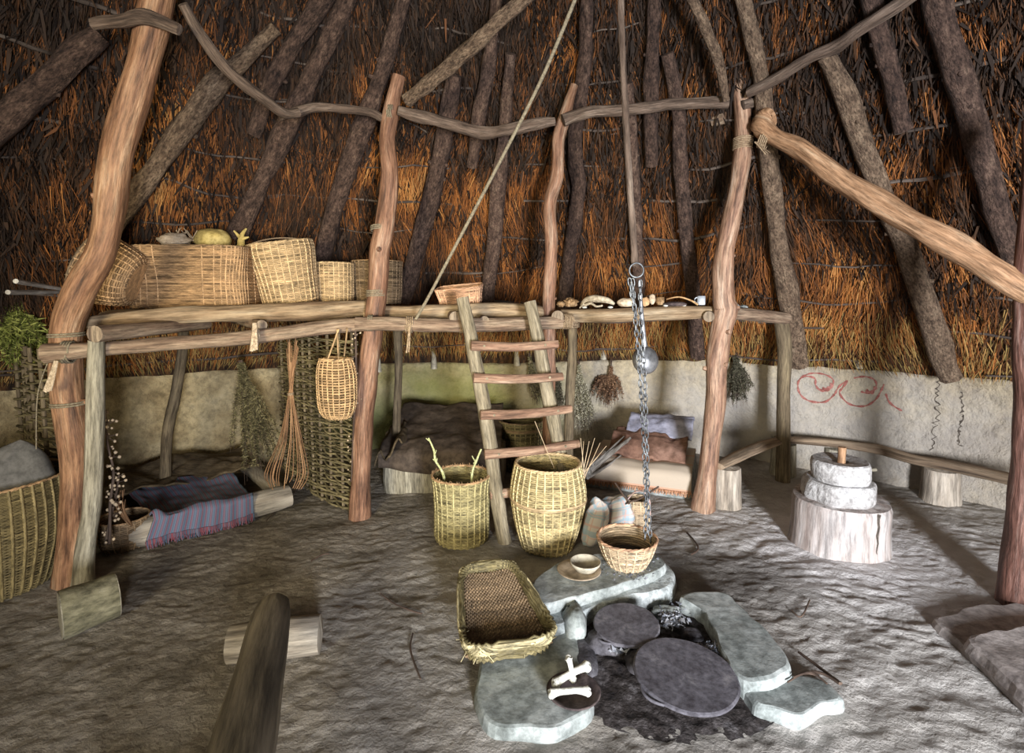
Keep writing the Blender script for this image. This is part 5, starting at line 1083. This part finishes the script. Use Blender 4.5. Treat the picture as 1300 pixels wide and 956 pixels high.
m = MB(); m.tube([D(781, 613, 3.5), D(799, 640, 3.4)], .007, 6); solo('dark_stick', m, M['twig'], 'short black stick poking up from the plaid bags', 'stick')
m = MB(); m.tube(smooth([D(791, 641, 3.42), D(803, 636, 3.38), D(812, 633, 3.4), D(836, 618, 3.5)], 5), .006, 6, lump=.3); solo('dark_stick', m, M['twig'], 'bent dark stick lying across the plaid bag and the twine basket', 'stick')

# ================================================================== HURDLES
def hurdle(A, B_, h, rows, label, ups=8, z0=0.0, mt='wattle', rr_=.0085, drop=0):
    A = np.array([A[0], A[1], z0]); B_ = np.array([B_[0], B_[1], z0]); d = B_ - A; nrm_ = np.array([-d[1], d[0], 0]) / np.linalg.norm(d)
    t = thing('wattle_hurdle', label, 'hurdle', tuple(A)); m = MB()
    S = lambda u, v: A + d * u + nrm_ * .03 * math.sin(u * 5) + [0, 0, h * v - drop * u * (1 - v) * 0]
    for r in range(rows):
        v = (r + .5) / rows; ns = ups * 2; P = []; sl = random.uniform(-.02, .02); x0 = random.uniform(-.05, .04); x1 = 1 + random.uniform(-.03, .05)
        for k in range(ns * 2 + 1):
            u = x0 + (x1 - x0) * k / (ns * 2); P.append(S(u, v) + nrm_ * .016 * math.cos(math.pi * (u * ups) + math.pi * r) + np.array([0, 0, sl * (u - .5) + .008 * math.sin(k * .8 + r * 2)]))
        m.tube(P, rr_ * random.uniform(.75, 1.15), 5, rnd=random.random())
    m.build('woven_rods', M[mt], t); m = MB()
    for k in range(ups + 1): m.tube([S(k / ups, -.01), S(k / ups, .5), S(k / ups, 1.04)], .012, 7, lump=.2)
    m.build('upright_stakes', M['darkpole'], t)
hurdle((-1.14, 3.80), (-2.02, 4.60), 1.28, 78, 'tall woven wattle hurdle left of the second post, behind the hanging basket')
hurdle((-2.75, 3.20), (-3.35, 3.55), 1.22, 40, 'dark wattle hurdle at the far left behind the crooked post', 5)

# ================================================================== HANGING HERBS
def bundle(label, topp, tip, spread, mt, n=260, leaf=.012, stemmt='twig', tie=.12, name='herb_bundle', seed=0, lw=.005, fan=1.0, cat='herbs', depthk=.6):
    topp = np.array(topp); tip = np.array(tip); ax = tip - topp; L_ = np.linalg.norm(ax); t = thing(name, label, cat, tuple(topp), 'dried herb bunches' if cat == 'herbs' else None)
    a = ax / L_; u = np.cross(a, [0, 1, 0]); u /= np.linalg.norm(u); v = np.cross(a, u)
    st = MB(); lf = MB(); rr = np.random.default_rng(seed); ends = []
    for _ in range(46):
        x, y = rr.normal(0, .45, 2); k = rr.uniform(.65, 1.05)
        P = [topp + u * x * .012 + v * y * .01 - a * .03, topp + a * L_ * tie + u * x * .012 + v * y * .01, topp + a * L_ * (.5 * k) + (u * x + v * y * depthk) * spread * .55, topp + a * L_ * k + (u * x + v * y * depthk) * spread * fan]
        P = smooth(P, 4); st.tube(P, np.linspace(.0024, .0012, len(P)), 4); ends.append(P)
    B_, Dd, W, Ln_ = [], [], [], []
    for _ in range(n * 22):
        P = ends[rr.integers(len(ends))]; f = rr.beta(2.2, 1.4); i = int(f * (len(P) - 2)); i = max(i, int(len(P) * .22)); p = P[i] + (P[i + 1] - P[i]) * rr.random()
        B_.append(p + rr.normal(0, .004, 3)); d = rr.normal(0, 1, 3) + a * .5; Dd.append(d / np.linalg.norm(d)); W.append(rr.uniform(.4, 1) * lw); Ln_.append(rr.uniform(.4, 1.2) * leaf)
    B_, Dd, W, Ln_ = map(np.array, (B_, Dd, W, Ln_)); sd = np.cross(Dd, rr.normal(0, 1, B_.shape)); sd /= np.linalg.norm(sd, axis=1)[:, None]
    strandbatch(lf, B_, Dd, W, Ln_, rr.random(len(B_)), sd)
    st.build('stems', M[stemmt], t); lf.build('foliage', M[mt], t)
    m = MB(); lashing(m, topp + a * L_ * tie, a, .014, 4, .004, .002); m.build('tie', M['lash'], t)
def wp(px, py, off=.10): p = cyl(px, py, RW - off); return p
bundle('big dark green brush of dried herbs hanging left of the wattle hurdle', D(306, 462, 4.25), D(335, 604, 4.15), .16, 'herb_green', 800, .03, tie=.08, seed=3, lw=.0035)
bundle('small green bunch hanging behind the ladder between its upper rungs', wp(672, 452, .12), wp(681, 512, .12), .075, 'herb_green', 200, .02, seed=4)
bundle('small dark bunch hanging between the right ladder pole and the thin prop', wp(706, 470, .14), wp(712, 520, .14), .05, 'herb_dark', 150, .02, seed=5)
bundle('long pale flowered bunch hanging right of the thin olive prop', wp(735, 462, .12), wp(742, 556, .14), .19, 'herb_pale', 520, .018, seed=6, lw=.004)
bundle('reddish brown fan shaped bunch hanging from a wall peg', wp(776, 460, .10), wp(774, 518, .10), .27, 'herb_brown', 420, .02, seed=7, tie=.28, fan=.8)
bundle('dark straggly bunch hanging right of the tan post', wp(934, 452, .12), wp(938, 516, .12), .14, 'herb_dark', 260, .03, seed=8)
# withies hanging in a long loop bundle
t = thing('withy_bundle', 'long bundle of red brown withies hanging in front of the hurdle', 'withies', tuple(D(369, 420, 3.62)))
m = MB()
for k in range(18):
    a = random.uniform(-1, 1); e = 30 * a
    P = [D(371 + random.uniform(-9, 9), 425 + random.uniform(0, 35), 3.6), D(369 + 3 * a, 500, 3.6), D(368 + e * .5, 555, 3.6 + .05 * random.uniform(-1, 1)), D(362 + e, 600, 3.62), D(360 + e * .75, 618 + random.uniform(-6, 4), 3.64)]
    m.tube(smooth(P, 6), .0032, 5, rnd=random.random())
m.build('rods', M['withy'], t); m = MB(); lashing(m, D(369, 500, 3.6), (0, 0, 1), .018, 3, .006, .003); m.build('tie', M['lash'], t)
# seed head strings
def seedbranch(label, pts, n, seed, r=.010, name='seed_branch'):
    rr = random.Random(seed); t = thing(name, label, 'dried plant', tuple(pts[0])); P = smooth(pts, 8); m = MB(); m.tube(P, np.linspace(.009, .005, len(P)), 7, lump=.3); b = MB()
    for k in range(n):
        i = rr.randrange(1, len(P)); d = np.array([rr.uniform(-1, 1), rr.uniform(-.6, .6), rr.uniform(-.5, .9)]); d /= np.linalg.norm(d); l = rr.uniform(.02, .055); m.tube([P[i], P[i] + d * l], [.003, .002], 4); b.blob(P[i] + d * l, [r * rr.uniform(.6, 1)] * 3, .3, 2, k, 8, 6)
    m.build('twigs', M['twig'], t); b.build('seed_heads', M['bud'], t)
seedbranch('upright grey branch with pale round seed heads beside the pale grey prop', [D(139, 690, 2.98), D(140, 640, 2.98), D(144, 600, 2.98), D(148, 620, 3.0)][:3] + [D(136, 560, 2.98), D(134, 520, 2.98)], 34, 3)
seedbranch('leaning branch crowded with pale seed heads in front of the left bed', [D(134, 690, 3.02), D(142, 650, 3.02), D(148, 625, 3.02), D(151, 603, 3.02)], 34, 5)
seedbranch('thin string of pale seed heads hanging along the second post', [D(451, 412, 3.66), D(452, 480, 3.68), D(449, 540, 3.7), D(446, 612, 3.74)], 36, 7, .008, 'seed_string')
# green tufts added in place of light glowing through the far left eave
bundle('bright green mossy clump under the eave at the far left edge', D(20, 385, 3.6), D(14, 470, 3.5), .30, 'moss', 300, .05, seed=12, lw=.006, name='moss_clump', cat='moss', tie=.02)

# pegs standing on the wall top
for k, (px, py, lab) in enumerate([(551, 462, 'clay covered peg on the wall top right of the second post'), (656, 458, 'clay covered peg on the wall top left of the ladder right pole'), (766, 450, 'clay covered peg on the wall top above the reddish brown bunch'), (1091, 460, 'clay covered peg on the wall top above the painted scrolls'), (480, 466, 'clay covered peg on the wall top just behind the second post'), (938, 462, 'clay covered peg on the wall top above the dark straggly bunch')]):
    p = cyl(px, py - 1, RW - .03); m = MB(); m.tube([p + [0, 0, -.06], p + [0, 0, .05], p + [0, -.01, .11]], [.035, .026, .026], 12, lump=.25); m.blob(p + [0, -.01, .115], [.026, .026, .022], .1); solo('wall_peg', m, M['clay'], lab, 'peg', group='pegs on the wall top')

# loose sticks on the floor
def ftwig(pts, label, r=.004):
    m = MB(); m.tube(smooth([G(x, y, .008) for x, y in pts], 5), r, 6, lump=.3); solo('floor_twig', m, M['twig'], label, 'twig')
ftwig([(483, 754), (500, 766), (524, 776), (536, 779)], 'dark curved twig on the floor left of the cradle basket')
ftwig([(524, 804), (521, 822), (526, 842), (534, 862)], 'thin upright lying twig on the floor in the centre foreground')
ftwig([(872, 676), (884, 690), (886, 698), (878, 704)], 'dark crooked twig on the floor right of the small hearth basket', .006)
ftwig([(1005, 775), (1017, 783), (1028, 762)], 'short pale crossed twig on the bright floor before the quern')
ftwig([(395, 712), (410, 704), (418, 703)], 'tiny pale twig on the floor near the left bed corner')
ftwig([(338, 662), (344, 655), (383, 617)], 'long pale straw on the floor by the right end of the left bed', .003)
m = MB(); m.tube(smooth([D(46, 570, 2.75), D(48, 500, 2.72), D(64, 452, 2.7)], 5), .003, 5); solo('thin_cord', m, M['rope'], 'thin dark cord hanging from the rail end over the grey blanket', 'cord')
for o in BASES: del o['_b']
